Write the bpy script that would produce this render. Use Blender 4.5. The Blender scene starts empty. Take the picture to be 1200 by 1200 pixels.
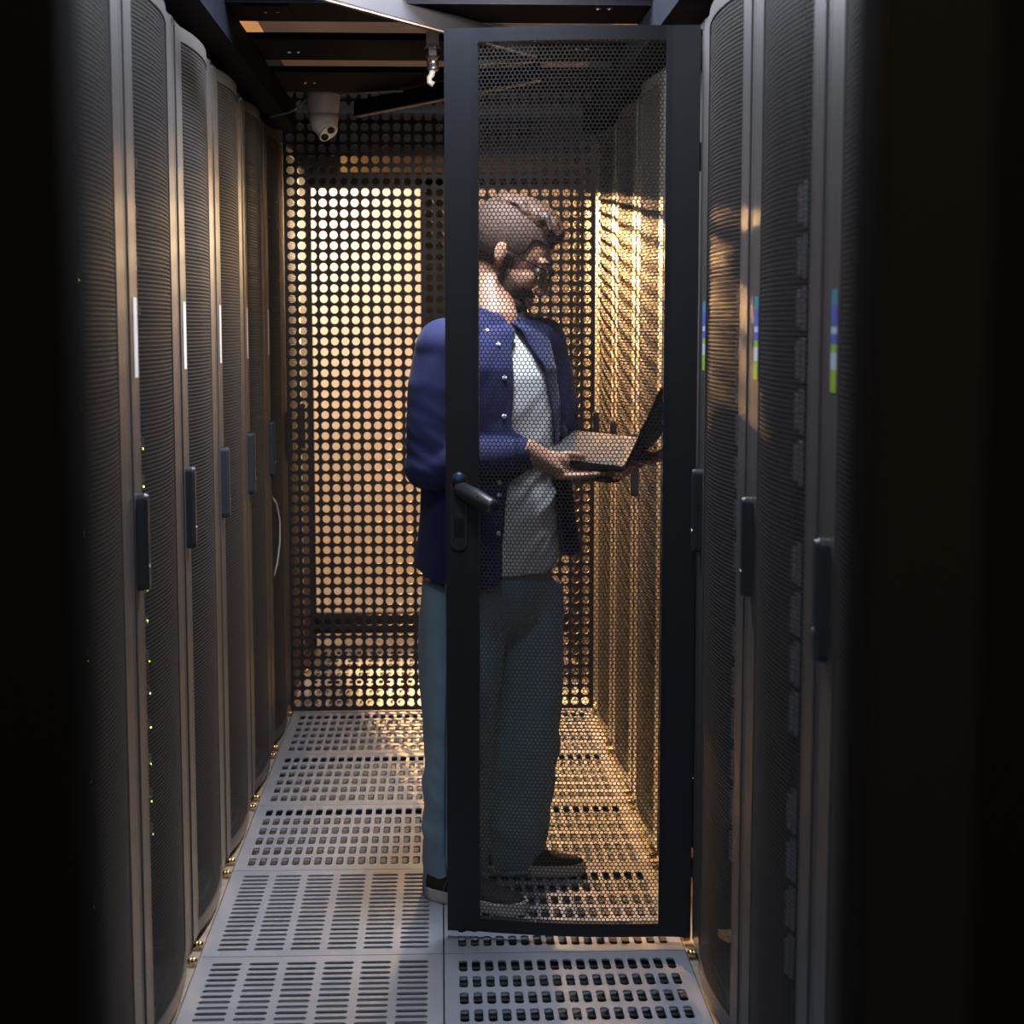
import bpy, bmesh, math, random
import numpy as np
from mathutils import Vector, Matrix, Euler, noise

random.seed(7)
S = bpy.context.scene
COL = S.collection
PI = math.pi

# ---------------------------------------------------------------- camera
CAM_Z = 1.39
F = 2000.0                                     # focal length in pixels of a 1200 px wide frame
cam = bpy.data.cameras.new('camera')
cam.lens = 60.0; cam.sensor_width = 36.0
cam.clip_start = 0.05; cam.clip_end = 60
camo = bpy.data.objects.new('camera', cam); COL.objects.link(camo)
camo.location = (0, 0, CAM_Z)
camo.rotation_euler = (math.radians(90 - 6.25), 0, math.radians(-2.37))
S.camera = camo
cam.dof.use_dof = True
cam.dof.focus_distance = 4.4
cam.dof.aperture_fstop = 5.0
CR = Euler(camo.rotation_euler).to_matrix()

def P(px, py, y):
    """place in the aisle seen at a point of the photograph, y metres down the aisle"""
    r = CR @ Vector(((px - 600) / F, -(py - 600) / F, -1))
    t = y / r.y
    return Vector((r.x * t, y, CAM_Z + r.z * t))

# ---------------------------------------------------------------- world, exposure
w = bpy.data.worlds.new('world'); S.world = w
w.use_nodes = True
w.node_tree.nodes['Background'].inputs[0].default_value = (0.55, 0.62, 0.8, 1)
w.node_tree.nodes['Background'].inputs[1].default_value = 0.03
S.view_settings.view_transform = 'Standard'
S.view_settings.look = 'None'
S.view_settings.gamma = 1
S.view_settings.use_curve_mapping = False
S.view_settings.exposure = 0.0

# ---------------------------------------------------------------- lights
def area(name, loc, target, size, sy, power, col, spread=180):
    l = bpy.data.lights.new(name, 'AREA'); l.shape = 'RECTANGLE'
    l.size = size; l.size_y = sy; l.energy = power; l.color = col
    l.spread = math.radians(spread)
    o = bpy.data.objects.new(name, l); COL.objects.link(o)
    o.location = loc
    o.rotation_euler = (Vector(target) - Vector(loc)).to_track_quat('-Z', 'Y').to_euler()
    return o
area('roof_fill_light', (0.12, 3.80, 2.14), (-0.30, 5.4, 2.05), 0.3, 0.03, 10.0, (1.0, 0.9, 0.8))  # added fill light, brightens the dome camera and roof underside
COOL = (0.80, 0.87, 1.0)
WARM = (1.0, 0.53, 0.20)
area('aisle_ceiling_lamp', (0.10, 3.84, 2.36), (0.02, 3.86, 0), 0.5, 0.14, 44, COOL)
area('entrance_lamp', (0.0, 1.3, 2.75), (0.0, 2.7, 0), 0.6, 0.5, 18, COOL)
area('rear_fill_light', (0.15, -0.7, 2.1), (0.0, 4.0, 0.6), 0.6, 0.5, 8, (1.0, 0.88, 0.76))  # added fill from behind the camera for the door leaves and man
area('hall_lamp', (-0.87, 8.42, 2.08), (0.45, 4.6, 0.9), 0.26, 0.05, 480, WARM, 80)
area('far_rack_fill_light', (0.48, 8.6, 1.9), (-0.58, 6.6, 1.1), 0.2, 0.1, 30, (1.0, 0.66, 0.36), 50)  # added fill light for the left racks behind the end panel
area('hall_wall_lamp', (-0.95, 8.6, 2.3), (-0.55, 9.2, 1.3), 0.3, 0.1, 28, (1.0, 0.86, 0.72))
#area('plenum_lamp', (0.9, 5.2, 2.55), (0.0, 4.9, 3.0), 1.2, 0.5, 10, (1.0, 0.72, 0.5))

# ---------------------------------------------------------------- materials
M = {}
def mat(name, col, rough=0.5, metal=0.0, spec=0.5, bump=0.0, bscale=200, var=0.0, vscale=8, sheen=0, emit=None, es=1, sss=0, coat=0, stretch=None):
    m = bpy.data.materials.new(name); m.use_nodes = True
    nt = m.node_tree; b = nt.nodes['Principled BSDF']
    b.inputs['Base Color'].default_value = (*col, 1)
    b.inputs['Roughness'].default_value = rough
    b.inputs['Metallic'].default_value = metal
    b.inputs['Specular IOR Level'].default_value = spec
    b.inputs['Sheen Weight'].default_value = sheen
    b.inputs['Coat Weight'].default_value = coat
    if sss:
        b.inputs['Subsurface Weight'].default_value = sss
        b.inputs['Subsurface Radius'].default_value = (0.01, 0.004, 0.002)
    if emit:
        b.inputs['Emission Color'].default_value = (*emit, 1)
        b.inputs['Emission Strength'].default_value = es
    tc = nt.nodes.new('ShaderNodeTexCoord')
    src = tc.outputs['Object']
    if stretch:
        mp = nt.nodes.new('ShaderNodeMapping'); mp.inputs['Scale'].default_value = stretch
        nt.links.new(src, mp.inputs[0]); src = mp.outputs[0]
    if var:
        n = nt.nodes.new('ShaderNodeTexNoise'); n.inputs['Scale'].default_value = vscale
        n.inputs['Detail'].default_value = 5
        nt.links.new(src, n.inputs[0])
        mr = nt.nodes.new('ShaderNodeMapRange')
        mr.inputs[1].default_value = 0.3; mr.inputs[2].default_value = 0.7
        mr.inputs[3].default_value = 1 - var; mr.inputs[4].default_value = 1 + var
        nt.links.new(n.outputs[0], mr.inputs[0])
        mx = nt.nodes.new('ShaderNodeVectorMath'); mx.operation = 'SCALE'
        mx.inputs[0].default_value = col
        nt.links.new(mr.outputs[0], mx.inputs['Scale'])
        nt.links.new(mx.outputs[0], b.inputs['Base Color'])
    if bump:
        n2 = nt.nodes.new('ShaderNodeTexNoise'); n2.inputs['Scale'].default_value = bscale
        n2.inputs['Detail'].default_value = 3
        nt.links.new(src, n2.inputs[0])
        bp = nt.nodes.new('ShaderNodeBump'); bp.inputs['Strength'].default_value = bump
        bp.inputs['Distance'].default_value = 0.002
        nt.links.new(n2.outputs[0], bp.inputs['Height'])
        nt.links.new(bp.outputs[0], b.inputs['Normal'])
    M[name] = m
    return m
mat('rack_paint', (0.070, 0.065, 0.064), 0.42, 0.0, 0.5, 0.15, 900)
mat('rack_mesh', (0.052, 0.047, 0.045), 0.55, 0.0, 0.15)
mat('rack_paint_shaded', (0.012, 0.0145, 0.021), 0.5, 0.0, 0.4, 0.1, 900)  # rack paint darkened: shade on the open door's front put into its colour
mat('rack_dark', (0.02, 0.02, 0.022), 0.5, 0.0, 0.4)
mat('handle_plastic', (0.025, 0.028, 0.034), 0.42, 0.0, 0.6)
mat('black_plastic', (0.012, 0.012, 0.013), 0.35)
mat('panel_black', (0.013, 0.013, 0.017), 0.5, 0.0, 0.5, var=0.15, vscale=4)
mat('beam_black', (0.010, 0.011, 0.016), 0.7, 0.0, 0.04, var=0.2, vscale=10)
mat('strut_grey', (0.028, 0.028, 0.033), 0.45, 0.2, 0.5, var=0.08)
mat('tile_metal', (0.375, 0.405, 0.465), 0.36, 0.25, 0.5, 0.05, 60, var=0.07, vscale=5)
mat('floor_edge', (0.40, 0.34, 0.26), 0.6, var=0.25, vscale=20)
mat('damper_metal', (0.15, 0.18, 0.22), 0.5, 0.1, var=0.1)
mat('damper_dark', (0.11, 0.13, 0.16), 0.5, 0.1, var=0.1)
mat('underfloor', (0.12, 0.12, 0.12), 0.8)
mat('brass', (0.80, 0.58, 0.30), 0.25, 1.0)
mat('steel', (0.75, 0.75, 0.76), 0.25, 1.0)
mat('gland_plastic', (0.5, 0.5, 0.5), 0.4)
mat('doorway_black', (0.008, 0.008, 0.009), 0.5)
mat('white_plastic', (0.88, 0.84, 0.78), 0.35, var=0.05, vscale=30)
mat('lens_black', (0.004, 0.004, 0.005), 0.08, 0, 0.8)
mat('cable_grey', (0.45, 0.42, 0.36), 0.5)
mat('wall_paint', (0.82, 0.70, 0.56), 0.8, var=0.05, vscale=3)
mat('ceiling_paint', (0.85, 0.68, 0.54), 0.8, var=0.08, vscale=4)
mat('dim_beige', (0.16, 0.135, 0.10), 0.8)  # dull tone of the light baffle and the grey strut's painted-lit underside
mat('dark_wall', (0.03, 0.03, 0.035), 0.8)
mat('label_white', (0.92, 0.90, 0.90), 0.5)
mat('label_cyan', (0.06, 0.30, 0.42), 0.5)
mat('label_blue', (0.10, 0.14, 0.60), 0.5)
mat('label_pale', (0.55, 0.72, 0.80), 0.5)
mat('label_green', (0.35, 0.60, 0.03), 0.5)
mat('server_case', (0.045, 0.045, 0.05), 0.45, 0.3)
mat('server_ear', (0.60, 0.60, 0.64), 0.4, 0.4)
mat('server_bay', (0.08, 0.08, 0.09), 0.4, 0.2, 0.5, 0.8, 120)
mat('orange_plastic', (0.55, 0.10, 0.03), 0.5)
mat('led_green', (0.5, 0.9, 0.1), 0.5, emit=(0.65, 1.0, 0.10), es=9)
mat('led_white', (0.9, 0.9, 0.9), 0.5, emit=(0.8, 0.9, 1.0), es=4)
mat('frame_black', (0.0035, 0.0028, 0.0022), 0.8, spec=0.1)
mat('frame_brown', (0.013, 0.010, 0.007), 0.8, spec=0.1)
mat('skin', (0.46, 0.255, 0.17), 0.5, spec=0.4, bump=0.2, bscale=180, var=0.08, vscale=30, sss=0.08)
mat('hair', (0.085, 0.047, 0.031), 0.55, spec=0.4, bump=1.0, bscale=90, var=0.45, vscale=60, stretch=(0.35, 1.2, 1.2))
mat('hair_side', (0.070, 0.038, 0.027), 0.7, bump=0.7, bscale=500, var=0.2, vscale=300)
mat('beard', (0.09, 0.05, 0.036), 0.75, bump=0.8, bscale=400, var=0.3, vscale=300)
mat('navy_shirt', (0.018, 0.022, 0.090), 0.8, spec=0.3, sheen=0.08, bump=0.15, bscale=900, var=0.10, vscale=6)
mat('tee', (0.66, 0.68, 0.72), 0.85, sheen=0.1, bump=0.12, bscale=900)
mat('denim', (0.19, 0.29, 0.35), 0.85, sheen=0.15, bump=0.25, bscale=700, var=0.22, vscale=5)
mat('denim_seam', (0.09, 0.15, 0.22), 0.85)
mat('shoe_canvas', (0.022, 0.017, 0.016), 0.8, bump=0.3, bscale=800)
mat('rubber_white', (0.52, 0.50, 0.47), 0.6)
mat('thread_brown', (0.20, 0.11, 0.05), 0.7)
mat('button_pearl', (0.85, 0.85, 0.88), 0.15, 0, 0.8)
mat('eye_white', (0.30, 0.27, 0.25), 0.5)
mat('eye_dark', (0.03, 0.02, 0.015), 0.1)
mat('glasses_frame', (0.012, 0.010, 0.012), 0.25)
mat('laptop_dark', (0.018, 0.018, 0.022), 0.4, 0.2)
mat('laptop_deck', (0.62, 0.60, 0.58), 0.28, 0.9)
mat('screen_dark', (0.01, 0.012, 0.02), 0.5, spec=0.1)
mat('blue_dot', (0.03, 0.16, 0.45), 0.3)

def glass_mat():
    m = bpy.data.materials.new('clear_lens'); m.use_nodes = True
    nt = m.node_tree; nt.nodes.clear()
    o = nt.nodes.new('ShaderNodeOutputMaterial'); mx = nt.nodes.new('ShaderNodeMixShader')
    t = nt.nodes.new('ShaderNodeBsdfTransparent'); g = nt.nodes.new('ShaderNodeBsdfGlossy')
    g.inputs['Roughness'].default_value = 0.03
    mx.inputs[0].default_value = 0.08
    nt.links.new(t.outputs[0], mx.inputs[1]); nt.links.new(g.outputs[0], mx.inputs[2])
    nt.links.new(mx.outputs[0], o.inputs[0]); M['clear_lens'] = m
glass_mat()

# ---------------------------------------------------------------- helpers
def link(name, me, m=None, parent=None, loc=None, rot=None):
    o = bpy.data.objects.new(name, me); COL.objects.link(o)
    if m is not None and me is not None:
        ms = m if isinstance(m, (list, tuple)) else [m]
        for k in ms: me.materials.append(M[k])
    if parent: o.parent = parent
    if loc is not None: o.location = loc
    if rot is not None: o.rotation_euler = rot
    return o
def obj(name, bm, m, parent=None, smooth=False, loc=None, rot=None):
    me = bpy.data.meshes.new(name)
    bmesh.ops.recalc_face_normals(bm, faces=bm.faces)
    bm.to_mesh(me); bm.free()
    if smooth:
        for p in me.polygons: p.use_smooth = True
    return link(name, me, m, parent, loc, rot)
def tag(o, label=None, cat=None, group=None, kind=None):
    if label: o['label'] = label
    if cat: o['category'] = cat
    if group: o['group'] = group
    if kind: o['kind'] = kind
    return o
def thing(name, label, cat, loc=(0, 0, 0), rz=0, group=None):
    o = link(name, None, None, None, loc, (0, 0, rz))
    return tag(o, label, cat, group)
def copy_tree(o, parent=None):
    c = o.copy(); COL.objects.link(c); c.parent = parent
    for ch in KIDS(o): copy_tree(ch, c)
    return c
def KIDS(o): return [x for x in S.objects if x.parent == o]
def box(bm, x0, x1, y0, y1, z0, z1, bev=0, mi=0):
    vs = [bm.verts.new((x, y, z)) for z in (z0, z1) for x, y in ((x0, y0), (x1, y0), (x1, y1), (x0, y1))]
    fs = [bm.faces.new([vs[i] for i in q]) for q in ((0, 3, 2, 1), (4, 5, 6, 7), (0, 1, 5, 4), (1, 2, 6, 5), (2, 3, 7, 6), (3, 0, 4, 7))]
    for f in fs: f.material_index = mi
    if bev:
        es = list({e for f in fs for e in f.edges})
        r = bmesh.ops.bevel(bm, geom=es, offset=bev, segments=2, affect='EDGES', profile=0.5)
        for f in r['faces']: f.material_index = mi
    return vs
def BX(*a, **k):
    bm = bmesh.new(); box(bm, *a, **k); return bm
def prism(bm, pts, z0, z1, axis='z'):
    """closed outline pts extruded along an axis"""
    def mk(a, b, c): return (a, b, c) if axis == 'z' else ((a, c, b) if axis == 'y' else (c, a, b))
    lo = [bm.verts.new(mk(a, b, z0)) for a, b in pts]; hi = [bm.verts.new(mk(a, b, z1)) for a, b in pts]
    n = len(pts)
    bm.faces.new(lo[::-1]); bm.faces.new(hi)
    for i in range(n): bm.faces.new((lo[i], lo[(i + 1) % n], hi[(i + 1) % n], hi[i]))
def tube(bm, pts, rad, n=12, flat=None, up=None):
    """tapered tube along pts; flat = list of factors squashing the second axis"""
    pts = [Vector(p) for p in pts]
    if not isinstance(rad, (list, tuple)): rad = [rad] * len(pts)
    rings = []; ref = Vector(up) if up else None
    for i, p in enumerate(pts):
        t = (pts[min(i + 1, len(pts) - 1)] - pts[max(i - 1, 0)]).normalized()
        if ref is None:
            ref = Vector((0, 0, 1)) if abs(t.z) < 0.9 else Vector((1, 0, 0))
        a = (ref - t * ref.dot(t)).normalized(); b = t.cross(a); ref = a
        fl = flat[i] if flat else 1
        rings.append([bm.verts.new(p + a * math.cos(2 * PI * k / n) * rad[i] * fl + b * math.sin(2 * PI * k / n) * rad[i]) for k in range(n)])
    for r0, r1 in zip(rings, rings[1:]):
        for k in range(n): bm.faces.new((r0[k], r0[(k + 1) % n], r1[(k + 1) % n], r1[k]))
    bm.faces.new(rings[0][::-1]); bm.faces.new(rings[-1])
def round_tube(bm, pts, rad, n=12, **k):
    tube(bm, pts, rad, n, **k)
    for p, r in ((pts[0], rad[0] if isinstance(rad, (list, tuple)) else rad), (pts[-1], rad[-1] if isinstance(rad, (list, tuple)) else rad)):
        ell(bm, p, (r, r, r), seg=n)
def ell(bm, c, r, rot=None, seg=20):
    m = Matrix.Translation(Vector(c)) @ ((rot.to_4x4() if rot else Matrix.Identity(4))) @ Matrix.Diagonal((*r, 1))
    bmesh.ops.create_uvsphere(bm, u_segments=seg, v_segments=max(8, seg // 2 + 2), radius=1, matrix=m)
def stack(bm, secs, n=40):
    """closed body through elliptical sections (centre, a along L, b along Fw, L, Fw)"""
    rings = []
    for c, a, b, L, Fw in secs:
        c = Vector(c)
        rings.append([bm.verts.new(c + L * (a * math.sin(2 * PI * k / n)) + Fw * (b * math.cos(2 * PI * k / n))) for k in range(n)])
    for r0, r1 in zip(rings, rings[1:]):
        for k in range(n): bm.faces.new((r0[k], r0[(k + 1) % n], r1[(k + 1) % n], r1[k]))
    bm.faces.new(rings[0][::-1]); bm.faces.new(rings[-1])
def cyl(bm, c, r, h, axis='z', n=20, r2=None):
    c = Vector(c); d = {'x': Vector((1, 0, 0)), 'y': Vector((0, 1, 0)), 'z': Vector((0, 0, 1))}[axis]
    tube(bm, [c, c + d * h], [r, r if r2 is None else r2], n)
def merged(bm, voxel, smooth=4, factor=0.5):
    """one continuous skin over the overlapping volumes in bm"""
    me = bpy.data.meshes.new('tmp'); bmesh.ops.recalc_face_normals(bm, faces=bm.faces); bm.to_mesh(me); bm.free()
    o = bpy.data.objects.new('tmp', me); COL.objects.link(o)
    r = o.modifiers.new('r', 'REMESH'); r.mode = 'VOXEL'; r.voxel_size = voxel; r.use_smooth_shade = True
    if smooth:
        s = o.modifiers.new('s', 'SMOOTH'); s.iterations = smooth; s.factor = factor
    dg = bpy.context.evaluated_depsgraph_get()
    out = bpy.data.meshes.new_from_object(o.evaluated_get(dg))
    bpy.data.objects.remove(o); bpy.data.meshes.remove(me)
    for p in out.polygons: p.use_smooth = True
    out.materials.clear()
    return out
def displace(me, fn):
    """move vertices along their normals by fn(co)"""
    ns = [v.normal.copy() for v in me.vertices]
    for v, n in zip(me.vertices, ns):
        v.co = v.co + n * fn(v.co, n)
def cut_faces(me, fn):
    bm = bmesh.new(); bm.from_mesh(me)
    dead = [f for f in bm.faces if fn(f.calc_center_median())]
    bmesh.ops.delete(bm, geom=dead, context='FACES')
    for it in range(14):
        mv = []
        for v in bm.verts:
            nb = [e.other_vert(v).co for e in v.link_edges if e.is_boundary]
            if len(nb) == 2: mv.append((v, v.co * 0.4 + (nb[0] + nb[1]) * 0.3))
        for v, c in mv: v.co = c
    bm.to_mesh(me); bm.free()
    for p in me.polygons: p.use_smooth = True
def solidify(o, t, off=-1):
    s = o.modifiers.new('thickness', 'SOLIDIFY'); s.thickness = t; s.offset = off

def perforated(name, centres, inner, outer, thick, map3d, extra=None):
    """sheet metal with a hole at every centre: both faces and the inner wall of each hole"""
    N = len(inner); C = len(centres)
    inn = np.asarray(inner); out = np.asarray(outer); cs = np.asarray(centres)
    I = cs[:, None, :] + inn[None]; O = cs[:, None, :] + out[None]
    uv = np.concatenate([I, O], axis=1)                        # C, 2N, 2
    uvt = np.concatenate([np.concatenate([uv, np.zeros((C, 2 * N, 1))], 2), np.concatenate([uv, np.full((C, 2 * N, 1), thick)], 2)], 1)
    V = map3d(uvt.reshape(-1, 3))
    k = np.arange(N); k1 = (k + 1) % N
    fr = np.stack([k, k1, N + k1, N + k], 1)
    bk = np.stack([2 * N + k1, 2 * N + k, 3 * N + k, 3 * N + k1], 1)
    wl = np.stack([k1, k, 2 * N + k, 2 * N + k1], 1)
    q = np.concatenate([fr, bk, wl], 0)
    Q = (np.arange(C)[:, None, None] * (4 * N) + q[None]).reshape(-1, 4)
    if extra is not None:
        ev, eq = extra
        Q = np.concatenate([Q, np.asarray(eq) + len(V)]); V = np.concatenate([V, np.asarray(ev, float)])
    me = bpy.data.meshes.new(name)
    me.vertices.add(len(V)); me.vertices.foreach_set('co', V.astype(np.float32).ravel())
    me.loops.add(Q.size); me.loops.foreach_set('vertex_index', Q.astype(np.int32).ravel())
    me.polygons.add(len(Q)); me.polygons.foreach_set('loop_start', np.arange(0, Q.size, 4, dtype=np.int32))
    me.update(calc_edges=True)
    me.shade_flat()
    return me
def rect_outer(inner, hw, hh):
    """project a hole's outline outward onto its rectangular cell"""
    out = []
    for x, y in inner:
        s = min(hw / abs(x) if abs(x) > 1e-9 else 1e9, hh / abs(y) if abs(y) > 1e-9 else 1e9)
        out.append((x * s, y * s))
    # make sure that the corners are reached
    for sx in (-1, 1):
        for sy in (-1, 1):
            j = min(range(len(out)), key=lambda i: (out[i][0] - sx * hw) ** 2 + (out[i][1] - sy * hh) ** 2)
            out[j] = (sx * hw, sy * hh)
    return out
def slot_outline(w, h, n=4):
    """rounded slot outline, radius = half the smaller side (limited)"""
    r = min(w, h) / 2 * 0.92; pts = []
    for cx, cy, a0 in ((w / 2 - r, h / 2 - r, 0), (-w / 2 + r, h / 2 - r, 90), (-w / 2 + r, -h / 2 + r, 180), (w / 2 - r, -h / 2 + r, 270)):
        for i in range(n + 1):
            a = math.radians(a0 + 90 * i / n); pts.append((cx + r * math.cos(a), cy + r * math.sin(a)))
    return pts
def box_vq(x0, x1, y0, y1, z0, z1, base=0):
    v = [(x, y, z) for z in (z0, z1) for x, y in ((x0, y0), (x1, y0), (x1, y1), (x0, y1))]
    q = [[base + i for i in f] for f in ((0, 3, 2, 1), (4, 5, 6, 7), (0, 1, 5, 4), (1, 2, 6, 5), (2, 3, 7, 6), (3, 0, 4, 7))]
    return v, q
def boxes_vq(bs):
    V = []; Q = []
    for b in bs:
        v, q = box_vq(*b, base=len(V)); V += v; Q += q
    return V, Q

HW = 0.579           # half width of the aisle
ROW0 = 3.07         # seam between two racks
# ---------------------------------------------------------------- shell
def struct(name, bm, m):
    o = obj(name, bm, m); o['kind'] = 'structure'; return o
struct('floor', BX(-3, 3, -1.5, 9.3, -0.40, -0.35), 'underfloor')
struct('ceiling', BX(-3, 3, -1.5, 9.3, 3.0, 3.1), 'ceiling_paint')
struct('wall_back', BX(-3, 3, 9.2, 9.3, -0.35, 3.0), 'wall_paint')
struct('wall_left', BX(-3.1, -3, -1.5, 9.3, -0.35, 3.0), 'dark_wall')
struct('wall_right', BX(3, 3.1, -1.5, 9.3, -0.35, 3.0), 'wall_paint')
struct('wall_front', BX(-3, 3, -1.6, -1.5, -0.35, 3.0), 'dark_wall')
# solid raised floor beside the perforated tiles
def raised(name, x0, x1, y0, y1):
    struct(name, BX(x0, x1, y0, y1, -0.03, -0.002), 'floor_edge')
raised('floor_strip_left', -2.4, -0.5415, -1.4, 9.2)
raised('floor_strip_right', 0.5415, 2.4, -1.4, 9.2)
raised('floor_entrance', -0.5415, 0.5415, -1.4, 1.27)
raised('floor_hall', -0.5415, 0.5415, 7.27, 9.2)

# ---------------------------------------------------------------- perforated floor tiles
TW, TD = 0.537, 0.597
def tile_mesh(kind):
    if kind == 'slot':
        nx, ny, pw, ph, w_, h_ = 6, 18, 0.0815, 0.0300, 0.066, 0.0155
    else:
        nx, ny, pw, ph, w_, h_ = 17, 6, 0.0285, 0.0900, 0.0185, 0.0640
    inner = slot_outline(w_, h_, 3); outer = rect_outer(inner, pw / 2, ph / 2)
    cs = [((i - (nx - 1) / 2) * pw, (j - (ny - 1) / 2) * ph) for i in range(nx) for j in range(ny)]
    X, Y = nx * pw / 2, ny * ph / 2; t = 0.004
    bs = [(-TW / 2, -X, -TD / 2, TD / 2, -t, 0), (X, TW / 2, -TD / 2, TD / 2, -t, 0), (-X, X, -TD / 2, -Y, -t, 0), (-X, X, Y, TD / 2, -t, 0)]
    def m3(a): return np.stack([a[:, 0], a[:, 1], -a[:, 2]], 1)
    me = perforated('tile_plate', cs, inner, outer, t, m3, boxes_vq(bs))
    me.materials.append(M['tile_metal'])
    return me, (nx, ny, pw, ph)
def damper_mesh(kind):
    bm = bmesh.new()
    if kind == 'slot':
        for j in range(6):
            y = (j - 2.5) * 0.09
            box(bm, -TW / 2 + 0.02, TW / 2 - 0.02, y - 0.033, y + 0.027, -0.052, -0.048)
    else:
        for j in range(-1, 6):
            y = (j - 2.5) * 0.09 + 0.068
            box(bm, -TW / 2 + 0.02, TW / 2 - 0.02, max(y - 0.032, -TD / 2 + 0.01), min(y + 0.032, TD / 2 - 0.01), -0.022, -0.019)
    for x in (-TW / 2 + 0.006, -TW / 4, 0, TW / 4, TW / 2 - 0.012):
        box(bm, x, x + 0.006, -TD / 2 + 0.01, TD / 2 - 0.01, -0.072, -0.052 if kind == 'slot' else -0.022)
    for y in (-TD / 2 + 0.006, TD / 2 - 0.012):
        box(bm, -TW / 2 + 0.01, TW / 2 - 0.01, y, y + 0.006, -0.07, -0.004)
    me = bpy.data.meshes.new('damper'); bm.to_mesh(me); bm.free(); me.materials.append(M['damper_dark' if kind == 'slot' else 'damper_metal'])
    return me
TM = {k: (tile_mesh(k)[0], damper_mesh(k)) for k in ('slot', 'hole')}
order = ['nearest', 'second', 'third', 'fourth', 'fifth', 'sixth', 'seventh', 'eighth', 'ninth', 'tenth']
for r in range(10):
    yc = ROW0 - 1.2 - 0.3 + 0.6 * r + 0.0          # rows from 1.27 on
    for side in (-1, 1):
        kind = 'slot' if (side < 0 and r <= 4) else 'hole'
        vis = r - 3
        sd = 'left' if side < 0 else 'right'
        kw = 'long horizontal slots' if kind == 'slot' else 'small rounded holes'
        if vis < 0:
            lab = f'grey floor tile with {kw}, {sd} column, {["three rows", "two rows", "one row"][r]} nearer than any visible one'
        elif vis <= 4:
            lab = f'grey floor tile with {kw}, {sd} column, {order[vis]} row from picture bottom'
        else:
            lab = f'grey floor tile with {kw}, {sd} column, {["just", "farther"][vis - 5]} behind end panel'
        t = thing('floor_tile', lab, 'floor tile', (side * 0.27, yc, 0), 0, f'perforated floor tiles in the {sd} column')
        link('tile_plate', TM[kind][0], None, t)
        link('damper', TM[kind][1], None, t)

# ---------------------------------------------------------------- rack doors
DW, DB = 0.55, 0.017                      # door width and outward bulge
Z0, Z1 = 0.020, 2.024
MW, MZ0, MZ1 = 0.404, 0.050, 1.994
BW = 0.208
def bulge(y): return DB * max(0.0, 1 - (y / BW) ** 2)
def door_frame_bm():
    """stiles and rails following the bulge; local: x = -outward, y across, hinge at y=0, free edge y=DW"""
    bm = bmesh.new(); t = 0.022
    def strip(ya, yb, za, zb, n):
        ys = [ya + (yb - ya) * i / n for i in range(n + 1)]
        o = [(-bulge(y - DW / 2) - 0.0, y) for y in ys]; i_ = [(-bulge(y - DW / 2) + t, y) for y in reversed(ys)]
        prism(bm, o + i_, za, zb)
    strip(0, (DW - MW) / 2, Z0, Z1, 5); strip((DW + MW) / 2, DW, Z0, Z1, 5)
    strip((DW - MW) / 2, (DW + MW) / 2, Z0, MZ0, 14); strip((DW - MW) / 2, (DW + MW) / 2, MZ1, Z1, 14)
    return bm
def hexsheet():
    p = 0.0093; rr = 0.00425; N = 6
    inner = [(rr * math.cos(math.radians(60 * k + 30)), rr * math.sin(math.radians(60 * k + 30))) for k in range(N)]
    R = p / math.sqrt(3)
    outer = [(R * math.cos(math.radians(60 * k + 30)), R * math.sin(math.radians(60 * k + 30))) for k in range(N)]
    rows = int((MZ1 - MZ0) / (p * 0.8660254)) + 1; cols = int(MW / p)
    cs = []
    for j in range(rows):
        for i in range(cols + (1 if j % 2 else 0)):
            cs.append(((i - (cols - 1) / 2 - (0.5 if j % 2 else 0)) * p + DW / 2, MZ0 + 0.001 + j * p * 0.8660254))
    def m3(a):
        y = np.clip(a[:, 0], (DW - MW) / 2 - 0.003, (DW + MW) / 2 + 0.003); z = np.clip(a[:, 1], MZ0 - 0.004, MZ1 + 0.004)
        x = -(DB * (1 - ((y - DW / 2) / BW) ** 2)) + 0.003 + a[:, 2]
        return np.stack([x, y, z], 1)
    return perforated('door_mesh', cs, inner, outer, 0.0006, m3)
HEX = hexsheet(); HEX.materials.append(M['rack_mesh'])
fb = door_frame_bm(); FRAME = bpy.data.meshes.new('door_frame'); bmesh.ops.recalc_face_normals(fb, faces=fb.faces); fb.to_mesh(FRAME)
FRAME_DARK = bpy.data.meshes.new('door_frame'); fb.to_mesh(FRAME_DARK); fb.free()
FRAME.materials.append(M['rack_paint']); FRAME_DARK.materials.append(M['rack_paint_shaded'])

HZ0, HZ1 = 0.905, 1.085                   # swing handle heights
HY = DW - 0.030                           # handle's place on the free stile
def handle_bm():
    bm = bmesh.new()
    pts = []
    xo = -bulge(HY - DW / 2)
    outl = slot_outline(0.026, HZ1 - HZ0, 5)
    zc = (HZ0 + HZ1) / 2
    lo = [bm.verts.new((xo + 0.002, HY + a, zc + b)) for a, b in outl]
    mid = [bm.verts.new((xo - 0.014, HY + a, zc + b)) for a, b in outl]
    hi = [bm.verts.new((xo - 0.020, HY + a * 0.7, zc + b * 0.97)) for a, b in outl]
    n = len(outl)
    bm.faces.new(lo[::-1]); bm.faces.new(hi)
    for A, B in ((lo, mid), (mid, hi)):
        for i in range(n): bm.faces.new((A[i], A[(i + 1) % n], B[(i + 1) % n], B[i]))
    return bm
hb = handle_bm(); bmesh.ops.recalc_face_normals(hb, faces=hb.faces)
HANDLE = bpy.data.meshes.new('handle'); hb.to_mesh(HANDLE); hb.free(); HANDLE.materials.append(M['handle_plastic'])
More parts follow.
